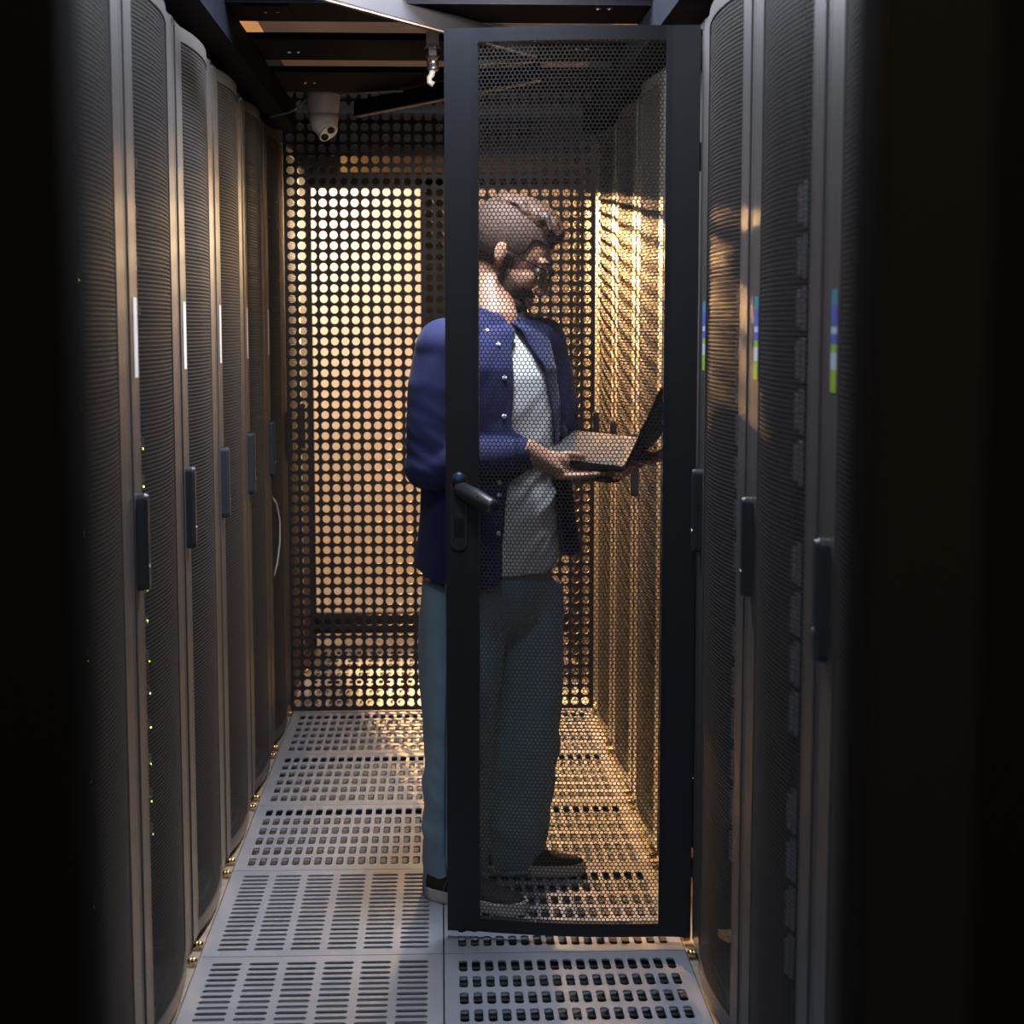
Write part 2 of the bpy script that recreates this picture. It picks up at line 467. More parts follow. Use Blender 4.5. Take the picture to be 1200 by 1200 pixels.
def lock_mesh():
    bm = bmesh.new(); xo = -bulge(HY - DW / 2)
    cyl(bm, (xo - 0.0215, HY, HZ0 + 0.045), 0.005, 0.004, 'x', 14)
    me = bpy.data.meshes.new('lock'); bm.to_mesh(me); bm.free(); me.materials.append(M['steel']); return me
LOCK = lock_mesh()
def label_mesh(cols):
    me = bpy.data.meshes.new('label_strip'); bm = bmesh.new()
    za, zb = 1.295, 1.440; n = len(cols); y0 = DW - 0.064; y1 = DW - 0.028
    tot = sum(c[1] for c in cols); z = zb
    for i, (c, k) in enumerate(cols):
        h = (zb - za) * k / tot
        xo = -bulge((y0 + y1) / 2 - DW / 2)
        vs = [bm.verts.new(v) for v in ((-bulge(y0 - DW / 2) - 0.0012, y0, z - h), (-bulge(y1 - DW / 2) - 0.0012, y1, z - h), (-bulge(y1 - DW / 2) - 0.0012, y1, z), (-bulge(y0 - DW / 2) - 0.0012, y0, z))]
        f = bm.faces.new(vs); f.material_index = i
        z -= h
    bm.to_mesh(me); bm.free()
    for c, k in cols: me.materials.append(M[c])
    return me
LAB_W = label_mesh([('label_white', 1)])
LAB_C = label_mesh([('label_cyan', 1.2), ('label_blue', 1.6), ('label_pale', 0.5), ('label_blue', 0.8), ('label_green', 0.6), ('label_pale', 1.3), ('label_green', 1.7)])

# carcass: front at x=0 facing -x, y from -.3 to .3
def carcass_mesh(depth=0.9):
    bm = bmesh.new()
    for s in (-1, 1):
        box(bm, -0.021, 0.03, s * 0.2985 if s < 0 else 0.2785, -0.2785 if s < 0 else 0.2985, 0.02, 2.03)        # front posts
        box(bm, 0.03, depth, s * 0.2985 if s < 0 else 0.290, -0.290 if s < 0 else 0.2985, 0.05, 2.05)      # side panels
        box(bm, 0.06, 0.08, s * 0.275 if s < 0 else 0.235, -0.235 if s < 0 else 0.275, 0.08, 2.0)          # mounting rails
    box(bm, 0.0, depth, -0.2985, 0.2985, 2.025, 2.045)
    box(bm, 0.0, depth, -0.2985, 0.2985, 0.012, 0.03)
    box(bm, depth - 0.02, depth, -0.2985, 0.2985, 0.055, 2.035)
    me = bpy.data.meshes.new('rack_body'); bmesh.ops.recalc_face_normals(bm, faces=bm.faces); bm.to_mesh(me); bm.free()
    me.materials.append(M['rack_paint']); return me
BODY = carcass_mesh()
def foot_mesh():
    bm = bmesh.new(); cyl(bm, (0, 0, -0.0), 0.018, 0.008); cyl(bm, (0, 0, 0.008), 0.007, 0.03); 
    me = bpy.data.meshes.new('foot'); bm.to_mesh(me); bm.free(); me.materials.append(M['steel']); return me
FOOT = foot_mesh()
def stud_mesh():
    bm = bmesh.new(); cyl(bm, (0.004, 0, 0), 0.0085, -0.010, 'x', 14); ell(bm, (-0.008, 0, 0), (0.009, 0.0095, 0.0095), seg=14)
    me = bpy.data.meshes.new('stud'); bm.to_mesh(me); bm.free(); me.materials.append(M['brass']); 
    for p in me.polygons: p.use_smooth = True
    return me
STUD = stud_mesh()
def bolt_mesh():
    bm = bmesh.new(); cyl(bm, (0, 0, 0), 0.006, -0.005, 'x', 12)
    me = bpy.data.meshes.new('bolt'); bm.to_mesh(me); bm.free(); me.materials.append(M['steel']); return me
BOLT = bolt_mesh()
def make_rack(side, yc, label, opened=None):
    """side +1: right row, door looks to -x; -1: left row"""
    rz = 0 if side > 0 else PI
    t = thing('server_rack', label, 'server rack', (side * HW, yc, 0), rz, 'server racks of the %s row' % ('right' if side > 0 else 'left'))
    link('rack_body', BODY, None, t)
    for fx in (0.08, 0.82):
        for fy in (-0.24, 0.24): link('foot', FOOT, None, t, (fx, fy, 0.0))
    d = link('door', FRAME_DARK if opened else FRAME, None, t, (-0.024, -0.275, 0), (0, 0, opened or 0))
    link('door_mesh', HEX, None, d)
    if opened is None:
        link('handle', HANDLE, None, d); link('lock', LOCK, None, d)
    lb = link('label_strip', LAB_C if side > 0 else LAB_W, None, d) if opened is None else {}
    lb['label'] = 'strip label in blue, pale and green bands' if side > 0 else 'narrow blank white strip label'
    for sy in (-1, 1): link('stud', STUD, None, t, (-0.026, sy * 0.25, 0.011), None)
    for sy in (-1, 1): link('bolt', BOLT, None, t, (-0.021, sy * 0.288, 2.018), None)
    return t, d
opened_angle = math.radians(83)
ordn = ['nearest', 'second', 'third', 'fourth', 'fifth', 'sixth', 'seventh']
RACK = {}
for i in range(9):                     # i=0 -> from 1.87
    yc = 1.87 + 0.3 + 0.6 * i + (0.035 if i >= 7 else 0)
    for side in (-1, 1):
        sd = 'left' if side < 0 else 'right'
        if side > 0 and i == 3:
            lab = 'dark server rack in right row whose perforated door stands wide open'
        elif i >= 7:
            lab = f'dark server rack in {sd} row behind the perforated end panel, {"nearer" if i == 7 else "farther"} of the two'
        elif side < 0:
            lab = f'dark server rack with white strip label, {ordn[i]} from camera in left row' if i > 0 else 'blurred dark server rack at the left picture edge, nearest of the left row'
        else:
            lab = {0: 'very blurred dark server rack nearest the camera in the right row', 1: 'blurred dark server rack in right row, second from the camera',
                   2: 'dark server rack with gold light patches, right before the open door',
                   4: 'gold-lit server rack in right row, first one behind the open door', 5: 'gold-lit server rack in right row, second one behind the open door',
                   6: 'gold-lit server rack in right row touching the perforated end panel'}[i]
        RACK[(side, i)] = make_rack(side, yc, lab, opened_angle if (side > 0 and i == 3) else None)

# swung-out lever of the open door
od = RACK[(1, 3)][1]
xo = -bulge(HY - DW / 2)
zc = 0.98; hh = 0.172
bm = bmesh.new()
outl = slot_outline(0.036, hh, 6); inn_ = slot_outline(0.026, hh - 0.012, 6); n = len(outl)
A = [bm.verts.new((xo + 0.006, HY + a, zc + b)) for a, b in outl]; B = [bm.verts.new((xo - 0.010, HY + a, zc + b)) for a, b in outl]
C_ = [bm.verts.new((xo - 0.010, HY + a, zc + b)) for a, b in inn_]; D = [bm.verts.new((xo - 0.003, HY + a, zc + b)) for a, b in inn_]
for U, V_ in ((A, B), (B, C_), (C_, D)):
    for i in range(n): bm.faces.new((U[i], U[(i + 1) % n], V_[(i + 1) % n], V_[i]))
bm.faces.new(D); bm.faces.new(A[::-1])
esc = obj('handle_base', bm, 'handle_plastic', od)
bm = bmesh.new(); ell(bm, (xo - 0.012, HY, zc + hh / 2 - 0.014), (0.012, 0.016, 0.017)); esc2 = obj('pivot_cap', bm, 'handle_plastic', esc, True)
bm = bmesh.new(); cyl(bm, (xo - 0.0225, HY, zc + hh / 2 - 0.008), 0.0062, -0.003, 'x', 16); esc3 = obj('cap_dot', bm, 'blue_dot', esc); esc3['label'] = 'small blue dot on the pivot cap'
bm = bmesh.new(); box(bm, xo - 0.004, xo - 0.0025, HY - 0.011, HY + 0.011, zc - 0.058, zc - 0.016); obj('lock_recess', bm, 'black_plastic', esc)
bm = bmesh.new()
p0 = Vector((xo - 0.020, HY, zc + 0.055)); p1 = p0 + Vector((-0.105, -0.088, -0.032))
tube(bm, [p0, p0.lerp(p1, 0.12), p0.lerp(p1, 0.5), p0.lerp(p1, 0.95), p1], [0.012, 0.017, 0.019, 0.0165, 0.012], 16, flat=[0.8, 1, 1, 1, 0.9])
obj('lever', bm, 'handle_plastic', od, True)
bm = bmesh.new(); pm = p0.lerp(p1, 0.62); cyl(bm, (pm.x - 0.014, pm.y + 0.002, pm.z + 0.006), 0.005, -0.006, 'x', 14); obj('key_cylinder', bm, 'brass', od)
for z in (0.35, 1.05, 1.75):
    bm = bmesh.new(); cyl(bm, (0.024, -0.004, z - 0.03), 0.007, 0.06); obj('hinge', bm, 'rack_dark', od)

# ---------------------------------------------------------------- servers
def server_proto(units, style):
    h = 0.0445 * units - 0.004
    t = thing('server', 'x', 'server')
    bm = BX(0.095, 0.75, -0.218, 0.218, 0, h); obj('chassis', bm, 'server_case', t)
    bm = bmesh.new()
    box(bm, 0.082, 0.095, -0.205, 0.205, 0.002, h - 0.002)
    nb = 12 if units == 1 else 8
    for k in range(nb):
        y = -0.2 + 0.4 * (k + 0.5) / nb
        box(bm, 0.076, 0.082, y - 0.2 / nb * 0.85, y + 0.2 / nb * 0.85, 0.006, h - 0.006)
    obj('front_bay', bm, 'server_bay', t)
    for s in (-1, 1):
        bm = bmesh.new(); ya = s * 0.207; yb = s * 0.238
        box(bm, 0.050, 0.058, min(ya, yb), max(ya, yb), 0.003, h - 0.003, bev=0.002)
        box(bm, 0.042, 0.050, min(ya, yb) + 0.008, max(ya, yb) - 0.008, 0.010, h - 0.010, bev=0.002)
        obj('ear', bm, 'server_ear', t)
    if style != 'dark':
        for k in range(1):
            bm = bmesh.new(); ell(bm, (0.041, (-0.224 if k else -0.214), h * (0.3 + 0.35 * k)), (0.0014, 0.0021, 0.0021), seg=8)
            l = obj('status_light', bm, 'led_green', t); l['label'] = 'tiny green status light'
    return t
protos = {(u, s): server_proto(u, s) for u in (1, 2) for s in ('lit', 'dark')}
used = set()
def put_server(u, s, side, yc, z, label, group):
    k = (u, s)
    o = protos[k] if k not in used else copy_tree(protos[k]); used.add(k)
    o.location = (side * (HW + 0.001), yc, z); o.rotation_euler = (0, 0, 0 if side > 0 else PI)
    o['label'] = label; o['group'] = group
    for c in KIDS(o):
        if c.name.startswith('status_light'): c.location = (0, random.uniform(-0.010, 0.012), random.uniform(-0.008, 0.010))
NTH = ['lowest', 'second', 'third', 'fourth', 'fifth', 'sixth', 'seventh', 'eighth', 'ninth', 'tenth', 'eleventh', 'twelfth', 'thirteenth', 'fourteenth', 'fifteenth', 'sixteenth', 'seventeenth']
def fill(side, i, spec, where):
    yc = 1.87 + 0.3 + 0.6 * i
    for n_, (z, u, s) in enumerate(spec):
        put_server(u, s, side, yc, z, f'{"tall" if u == 2 else "slim"} dark server, {NTH[n_]} from the bottom behind mesh door of {where}', f'{"tall" if u == 2 else "slim"} servers {s} in the {where}')
# right row: columns of two-unit servers
def run(z0, n, gap=(), u=2, s='dark', pitch=0.0905):
    out = []; z = z0
    for k in range(n):
        if k in gap: z += pitch; continue
        out.append((z, u, s)); z += pitch
    return out
fill(1, 2, run(0.22, 14, gap=(6,), s='dark'), 'right rack before open door')
fill(1, 1, run(0.20, 16, gap=(4, 9,), s='dark'), 'blurred right rack')
fill(-1, 2, [(0.30 + 0.075 * k, 1, 'lit') for k in range(12)] + [(1.40 + 0.1 * k, 1, 'dark') for k in range(4)], 'third left rack')
fill(-1, 3, [(0.35 + 0.11 * k, 1, 'lit') for k in range(10)], 'fourth left rack')
fill(-1, 4, [(0.45 + 0.12 * k, 1, 'lit') for k in range(8)], 'fifth left rack')
fill(-1, 1, [(0.35 + 0.22 * k, 1, 'lit') for k in range(7)], 'second left rack')
for k, o in protos.items():
    if k not in used:
        for c in KIDS(o): bpy.data.objects.remove(c)
        bpy.data.objects.remove(o)
# orange cable clips in the third and fourth left rack
for (i, z) in ((2, 0.845), (2, 0.655), (3, 0.80)):
    yc = 1.87 + 0.3 + 0.6 * i
    bm = bmesh.new()
    for k in range(4): box(bm, -HW - 0.060, -HW - 0.046, yc + 0.225 - 0.02 + k * 0.009, yc + 0.225 - 0.013 + k * 0.009, z - 0.02, z + 0.02, bev=0.001)
    box(bm, -HW - 0.0665, -HW - 0.059, yc + 0.20, yc + 0.25, z - 0.014, z + 0.014)
    tag(obj('cable_plug', bm, 'orange_plastic'), {(2, 0.845): 'orange cable plugs behind the third left rack door, upper of its two', (2, 0.655): 'orange cable plugs behind the third left rack door, lower of its two', (3, 0.80): 'orange cable plugs behind the fourth left rack door'}[(i, z)], 'cable plug', 'orange plugs in the left racks')
# looped cables
def loop(name, pts, r, m, label, group=None):
    bm = bmesh.new(); tube(bm, pts, r, 8); return tag(obj(name, bm, m, None, True), label, 'cable', group)
def ring_pts(c, rr, rz, a0=0, a1=300, n=20):
    return [(c[0], c[1] + rr * math.cos(math.radians(a0 + (a1 - a0) * k / n)), c[2] + rz * math.sin(math.radians(a0 + (a1 - a0) * k / n))) for k in range(n + 1)]
loop('cable', ring_pts((-HW - 0.035, 4.42, 1.88), 0.10, 0.075, 40, 330), 0.003, 'cable_grey', 'pale cable loop behind the fifth left rack door near its top', 'cable loops in the left racks')
loop('cable', ring_pts((-HW - 0.035, 3.82, 1.93), 0.08, 0.06, 90, 260), 0.003, 'cable_grey', 'pale cable loop behind the fourth left rack door near its top', 'cable loops in the left racks')
loop('cable', ring_pts((-HW - 0.035, 5.02, 1.83), 0.09, 0.07, 90, 260), 0.003, 'cable_grey', 'pale cable loop behind the sixth left rack door near its top', 'cable loops in the left racks')
loop('cable', ring_pts((-HW - 0.035, 3.25, 0.24), 0.05, 0.03, 0, 330), 0.005, 'cable_grey', 'grey cable coil behind the third left rack door, upper of the two near the floor', 'cable loops in the left racks')
loop('cable', ring_pts((-HW - 0.035, 3.25, 0.14), 0.05, 0.03, 0, 330), 0.005, 'cable_grey', 'grey cable coil behind the third left rack door, lower of the two near the floor', 'cable loops in the left racks')
loop('cable', [P(px, py, yy) for px, py, yy in ((319, 582, 5.60), (324, 590, 5.63), (328, 610, 5.66), (328, 635, 5.66), (325, 660, 5.63), (321, 675, 5.60))], 0.003, 'cable_grey', 'thin grey cable bowing out of the far left rack door below its handle')

# ---------------------------------------------------------------- perforated end panel
PY = 6.085
def end_panel():
    p = 0.0372; rr = 0.0138; N = 20
    inner = [(rr * math.cos(2 * PI * (k + 0.5) / N), rr * math.sin(2 * PI * (k + 0.5) / N)) for k in range(N)]
    outer = rect_outer(inner, p / 2, p / 2)
    nx, nz = 29, 59; x0 = -nx * p / 2 - 0.003; z0 = 0.012
    cs = [(x0 + (i + 0.5) * p, z0 + (j + 0.5) * p) for i in range(nx) for j in range(nz)]
    x1 = x0 + nx * p; z1 = z0 + nz * p; t = 0.005
    bs = [(-0.549, x0, PY, PY + t, 0.002, z1 + 0.02), (x1, 0.549, PY, PY + t, 0.002, z1 + 0.02), (x0, x1, PY, PY + t, 0.002, z0), (x0, x1, PY, PY + t, z1, z1 + 0.02)]
    def m3(a): return np.stack([a[:, 0], PY + a[:, 2], a[:, 1]], 1)
    me = perforated('end_panel', cs, inner, outer, t, m3, boxes_vq(bs))
    return link('end_panel', me, 'panel_black')
tag(end_panel(), 'black metal panel full of round holes closing the far end of the aisle', 'perforated panel')

# ---------------------------------------------------------------- doorway of the hall beyond
t = thing('hall_doorway', 'dark door frame with bright glowing hall seen through the end panel holes', 'doorway', (0, 7.325, 0))
bm = bmesh.new(); box(bm, -1.5, -0.545, 0, 0.04, 0, 2.5); obj('jamb', bm, 'doorway_black', t)
bm = bmesh.new(); box(bm, -0.085, 0.16, 0, 0.04, 0.0, 2.0); obj('centre_post', bm, 'doorway_black', t)
bm = bmesh.new(); box(bm, 0.62, 1.5, 0, 0.04, 0, 2.5); obj('jamb', bm, 'doorway_black', t)
bm = bmesh.new(); box(bm, -0.545, 0.62, 0, 0.04, 1.965, 2.03); box(bm, -0.545, 0.62, 0, 0.04, 2.10, 2.5); box(bm, -0.545, -0.42, 0, 0.04, 2.03, 2.10); obj('lintel', bm, 'doorway_black', t)
bm = bmesh.new(); box(bm, -0.545, -0.085, 0, 0.04, 0.06, 0.15); box(bm, 0.16, 0.62, 0, 0.04, 0.06, 0.15); obj('bottom_rail', bm, 'doorway_black', t)
bm = bmesh.new(); box(bm, -0.55, 0.65, 0.25, 0.30, 1.99, 2.4); obj('slot_baffle', bm, 'dim_beige', t)  # added baffle, stops lamp light passing through the lintel slot

# ---------------------------------------------------------------- roof of the aisle
ZB = 2.15
def beam(y0, y1, z, label, screws, plate=None, name='roof_beam'):
    t = thing(name, label, 'roof beam', (0, (y0 + y1) / 2, z), 0, 'black metal beams over the aisle')
    h = (y1 - y0) / 2
    bm = bmesh.new(); box(bm, -0.60, 0.60, -h, h, 0, 0.003, bev=0.001); box(bm, -0.60, 0.60, -h + 0.02, -h + 0.03, -0.012, 0.0); obj('beam_channel', bm, 'beam_black', t)
    for x, dy in screws:
        bm = bmesh.new(); ell(bm, (x, dy, -0.001), (0.0075, 0.0075, 0.005), seg=14); obj('screw', bm, 'steel', t, True)
    if plate:
        bm = bmesh.new(); box(bm, plate[0], plate[1], -h * 0.4, h * 0.6, -0.005, 0.0, bev=0.001); obj('plate', bm, 'beam_black', t)
    return t
def xz(px, py, z=ZB):
    """X and depth of a point of the roof at height z"""
    r = CR @ Vector(((px - 600) / F, -(py - 600) / F, -1)); k = (z - CAM_Z) / r.z
    return r.x * k, r.y * k
def depth(py, z=ZB): return xz(450, py, z)[1]
yA1, yB0, yB1, yC0, yC1 = depth(26), depth(40), depth(71), depth(79), depth(108)
ya0 = yA1 - 0.34
def scr(lst, yc): return [(xz(a, b)[0], xz(a, b)[1] - yc) for a, b in lst]
cA = (ya0 + yA1) / 2
beam(ya0, yA1, ZB, 'black roof beam nearest the camera at the top of the picture', scr([(311, 12.5), (325, 12)], cA) + scr([(701, 9), (714, 9)], cA), plate=(-0.47, -0.36))
cB = (yB0 + yB1) / 2; beam(yB0, yB1, ZB, 'black roof beam with two pale screws, middle one of the three', scr([(338, 60), (349, 60), (676, 56), (687, 56)], cB))
cC = (yC0 + yC1) / 2; beam(yC0, yC1, ZB, 'black roof beam with two pale screws above the white dome camera', scr([(357, 96), (367.5, 96), (643, 122), (652, 122)], cC))
beam(yC1 + 0.01, PY - 0.012, ZB + 0.045, 'black roof panel between the farthest beam and the perforated end panel', [])
t = thing('lit_ceiling_proxy', 'pale beige board standing in for lit ceiling strips between the black roof beams', 'ceiling stand-in', (0, (yA1 + yC1) / 2, ZB + 0.003))  # added board, its beige stands in for warm-lit ceiling in the gaps
bm = bmesh.new(); h = (yC1 - yA1) / 2; box(bm, -0.46, 0.44, -h, h, 0, 0.01); obj('board', bm, 'ceiling_paint', t)
# side rails that carry the beams
for s, nm in ((-1, 'left'), (1, 'right')):
    t = thing('roof_rail', f'long black rail over the {nm} racks carrying the roof beams', 'roof rail', (s * 0.60, 4.9, 2.065))
    bm = bmesh.new(); box(bm, -0.10 if s > 0 else -0.12, 0.12 if s > 0 else 0.10, -1.25, 1.17, 0.0, 0.08); obj('rail_channel', bm, 'beam_black', t)
# two diagonal struts
def strut(pa, pb, hgt, wid, m, label, z):
    a = Vector((*xz(*pa, z), z)); b = Vector((*xz(*pb, z), z)); d = (b - a); L = d.length
    t = thing('roof_strut', label, 'strut', a, math.atan2(d.y, d.x))
    bm = bmesh.new(); box(bm, 0, L, -wid / 2, wid / 2, 0, hgt, bev=0.002); obj('strut_bar', bm, m, t)
    bm = bmesh.new(); box(bm, 0.0, L, -wid / 2 + 0.003, wid / 2 - 0.003, -0.004, 0); obj('lit_underside', bm, 'dim_beige' if m == 'strut_grey' else 'ceiling_paint', t)  # paler strip paints the warm light under the strut
    return t
strut((340, -12), (626, 66), 0.045, 0.020, 'strut_grey', 'grey slanted strut under the roof beams reaching behind the open door', 2.10)
strut((418, 136), (631, 94), 0.050, 0.024, 'beam_black', 'black slanted strut with warm light coloured onto its underside below the farther roof beam', 2.09)

# ---------------------------------------------------------------- dome camera
cx, cy = xz(379, 108, ZB); cy = 5.40
c0 = P(379, 110, cy)
t = thing('dome_camera', 'white two-lens security camera hanging under the black roof beam', 'security camera', (c0.x, c0.y, c0.z), 0)
prof = [(0.0, 0.0), (0.050, 0.0), (0.0515, -0.006), (0.049, -0.03), (0.046, -0.06), (0.045, -0.066), (0.0, -0.066)]
def lathe(bm, prof, n=32, m=None):
    m = m or Matrix.Identity(4)
    rings = []
    for r, z in prof:
        rings.append([bm.verts.new(m @ Vector((max(r, 1e-4) * math.cos(2 * PI * k / n), max(r, 1e-4) * math.sin(2 * PI * k / n), z))) for k in range(n)])
    for a, b in zip(rings, rings[1:]):
        for k in range(n): bm.faces.new((a[k], a[(k + 1) % n], b[(k + 1) % n], b[k]))
bm = bmesh.new(); lathe(bm, prof); obj('mount', bm, 'white_plastic', t, True)
bm = bmesh.new(); lathe(bm, [(0.0, -0.060), (0.046, -0.062), (0.0455, -0.075), (0.043, -0.092), (0.036, -0.108), (0.024, -0.120), (0.010, -0.126), (0.0, -0.127)]); obj('shell', bm, 'white_plastic', t, True)
ld = Vector((0.18, -0.80, -0.57)).normalized(); q = ld.to_track_quat('Z', 'Y').to_matrix().to_4x4()
bc = Vector((0.008, -0.010, -0.103)); mm = Matrix.Translation(bc) @ q
bm = bmesh.new(); ell(bm, bc, (0.036, 0.036, 0.036)); 
ball = obj('eyeball', bm, 'white_plastic', t, True)
side = Vector((0.55, 0.0, 0.83)); side = (side - ld * side.dot(ld)).normalized()
bm = bmesh.new()
n1 = 24; vs0 = []; vs1 = []
for k in range(n1):
    a = 2 * PI * k / n1; v = side * math.cos(a) * 0.034 + ld.cross(side) * math.sin(a) * 0.020
    vs0.append(bm.verts.new(bc + ld * 0.026 + v)); vs1.append(bm.verts.new(bc + ld * 0.038 + v * 0.9))
bm.faces.new(vs0[::-1]); bm.faces.new(vs1)
for k in range(n1): bm.faces.new((vs0[k], vs0[(k + 1) % n1], vs1[(k + 1) % n1], vs1[k]))
obj('lens_plate', bm, 'white_plastic', ball)
for s in (-1, 1):
    bm = bmesh.new(); a = bc + ld * 0.037 + side * 0.0150 * s; tube(bm, [a, a + ld * 0.003], 0.0118, 20); obj('lens', bm, 'lens_black', ball)
loop('cable', [P(362, 112, cy), P(357, 119, cy + 0.02), P(348, 127, cy + 0.02), P(338, 132, cy + 0.05), P(328, 134, cy + 0.1), P(317, 137, cy + 0.15)], 0.003, 'cable_grey', 'thin pale cable running left from the white dome camera')
loop('cable', [P(398, 110, cy), P(430, 108.5, cy - 0.02), P(455, 107, cy - 0.02), P(472, 107, cy - 0.03)], 0.003, 'cable_grey', 'thin pale cable running right from the dome camera along the beam')
# cable gland with hose
gx, gy = 507, 4.55
t = thing('cable_gland', 'white and steel threaded gland with bent hose under the roof beams beside the door top', 'cable gland', P(gx, 66, gy))
def gz(py): return P(gx, py, gy).z - P(gx, 66, gy).z
bm = bmesh.new(); cyl(bm, (0, 0, gz(53)), 0.0165, gz(37) - gz(53)); cyl(bm, (0, 0, gz(53)), 0.0125, -0.004); obj('cap', bm, 'gland_plastic', t, True)
bm = bmesh.new(); cyl(bm, (0, 0, gz(66)), 0.0195, gz(55) - gz(66), n=6); cyl(bm, (0, 0, gz(57)), 0.022, 0.004, n=24); obj('nut', bm, 'steel', t)
bm = bmesh.new(); cyl(bm, (0, 0, gz(80)), 0.0155, gz(66) - gz(80)); ell(bm, (0.001, 0, gz(80)), (0.0165, 0.0165, 0.010)); obj('barrel', bm, 'steel', t, True)
bm = bmesh.new(); tube(bm, [(0.0, 0, gz(82)), (-0.003, 0, gz(88)), (-0.009, 0, gz(91)), (-0.009, 0, gz(96)), (0.002, 0, gz(99))], 0.0075, 12); obj('hose', bm, 'gland_plastic', t, True)
bm = bmesh.new(); cyl(bm, (0, 0, gz(37)), 0.008, 2.16 - (P(gx, 37, gy).z)); obj('stem', bm, 'steel', t)

# ---------------------------------------------------------------- sliding entrance leaves the photographer looks between
def leaf(x0, x1, y0, y1, label, edge_mat):
    t = thing('sliding_door', label, 'sliding door', ((x0 + x1) / 2, (y0 + y1) / 2, 0.0), 0, 'blurred door leaves at the aisle entrance')
    h = (x1 - x0) / 2; g = (y1 - y0) / 2
    s = 1 if x0 > 0 else -1
    inner = -h if s > 0 else h
    bm = bmesh.new()
    xa, xb = (inner, inner + 0.05 * s)
    box(bm, min(xa, xb), max(xa, xb), -g, g, 0.01, 2.1, bev=0.004)
    obj('door_stile', bm, edge_mat, t)
    bm = bmesh.new(); xc = h if s > 0 else -h
    box(bm, min(xb, xc), max(xb, xc), -g * 0.6, g * 0.6, 0.01, 2.1); obj('door_leaf', bm, 'frame_black', t)
leaf(-0.95, -0.156, 0.72, 0.77, 'very blurred black sliding door leaf filling the left picture edge', 'frame_black')
leaf(0.184, 0.95, 0.72, 0.77, 'very blurred brownish black sliding door leaf filling the right picture edge', 'frame_brown')

# ---------------------------------------------------------------- the man
PH = math.radians(40)
Fw = Vector((math.cos(PH), -math.sin(PH), 0)); Lf = Vector((math.sin(PH), math.cos(PH), 0)); Up = Vector((0, 0, 1))
man = thing('person', 'bearded man in glasses, navy shirt over white tee and jeans, holding a laptop', 'person', (0.10, 4.15, 0))
def add(name, me, m, parent=man):
    o = link(name, me, m); o.parent = parent; o.matrix_parent_inverse = Matrix.Translation(-man.location); return o
def addbm(name, bm, m, parent=man, smooth=True):
    me = bpy.data.meshes.new(name); bmesh.ops.recalc_face_normals(bm, faces=bm.faces); bm.to_mesh(me); bm.free()
    for p in me.polygons: p.use_smooth = smooth
    o = link(name, me, m); o.parent = parent
    if parent == man: o.matrix_parent_inverse = Matrix.Translation(-man.location)
    return o
D0 = 4.13
def C(px, py, d=D0): return P(px, py, d)
# joints
SH_R, EL_R, WR_R = C(517, 408, 3.99), C(503, 545, 3.97), C(622, 531, 3.94)
SH_L, EL_L, WR_L = C(636, 402, 4.28), C(662, 540, 4.36), C(722, 548, 4.22)
HIP_R, KN_R, AN_R = C(545, 700, 4.06), C(533, 880, 4.04), C(532, 1030, 4.09)
HIP_L, KN_L, AN_L = C(612, 700, 4.20), C(614, 870, 4.20), C(596, 1000, 4.26)
# head frame: local x forward, y left, z up; origin between the ears
yaw = math.radians(-9); pitch = math.radians(27)
HR = Matrix.Rotation(yaw, 3, 'Z') @ Matrix.Rotation(pitch, 3, 'Y')
ear_local = Vector((0.0, -0.078, 0.0))
HS = 1.12
HO = C(587, 299, 4.12) - HR @ ear_local * HS
def H(x, y, z): return HO + HR @ Vector((x, y, z)) * HS
def he(bm, c, r, rot=None, seg=24):
    R_ = HR if rot is None else HR @ rot
    ell(bm, H(*c), tuple(k * HS for k in r), R_, seg)
NB = C(577, 372, 4.15)       # neck base
def head_parts(bm, grow=0.0):
    g = grow
    he(bm, (-0.008, 0, 0.045), (0.094 + g, 0.074 + g, 0.082 + g))
    he(bm, (0.040, 0, 0.028), (0.052 + g, 0.060 + g, 0.070 + g))
    he(bm, (0.040, 0, -0.035), (0.045 + g, 0.054 + g, 0.060 + g))
    he(bm, (0.045, 0, -0.082), (0.044 + g, 0.046 + g, 0.032 + g))
    he(bm, (0.082, 0, -0.100), (0.018 + g, 0.024 + g, 0.018 + g))
def full_head(bm):
    head_parts(bm)
    for s in (-1, 1):
        he(bm, (0.064, s * 0.034, -0.022), (0.022, 0.020, 0.024))          # cheek
        he(bm, (0.0865, s * 0.030, 0.0145), (0.0125, 0.015, 0.0085), None, 16)   # upper lid
        he(bm, (0.082, s * 0.026, 0.026), (0.012, 0.026, 0.009))           # brow
        he(bm, (-0.002, s * 0.078, 0.004), (0.0135, 0.007, 0.024), Matrix.Rotation(math.radians(-12), 3, 'Y'), 16)   # ear
        he(bm, (-0.005, s * 0.083, 0.006), (0.0125, 0.004, 0.023), Matrix.Rotation(math.radians(-12), 3, 'Y'), 16)
        he(bm, (0.100, s * 0.011, -0.034), (0.011, 0.008, 0.008), None, 12)
    tube(bm, [H(0.088, 0, 0.020), H(0.100, 0, -0.006), H(0.114, 0, -0.028), H(0.104, 0, -0.036)], [0.008, 0.009, 0.011, 0.010], 12)
    he(bm, (0.088, 0, -0.058), (0.013, 0.024, 0.007)); he(bm, (0.086, 0, -0.071), (0.012, 0.021, 0.007))
bm = bmesh.new()
full_head(bm)
tube(bm, [H(-0.015, 0, 0.0), H(-0.006, 0, -0.06), NB + Vector((0.005, 0, -0.005)), NB + Vector((0, 0, -0.08))], [0.046, 0.050, 0.058, 0.07], 20)
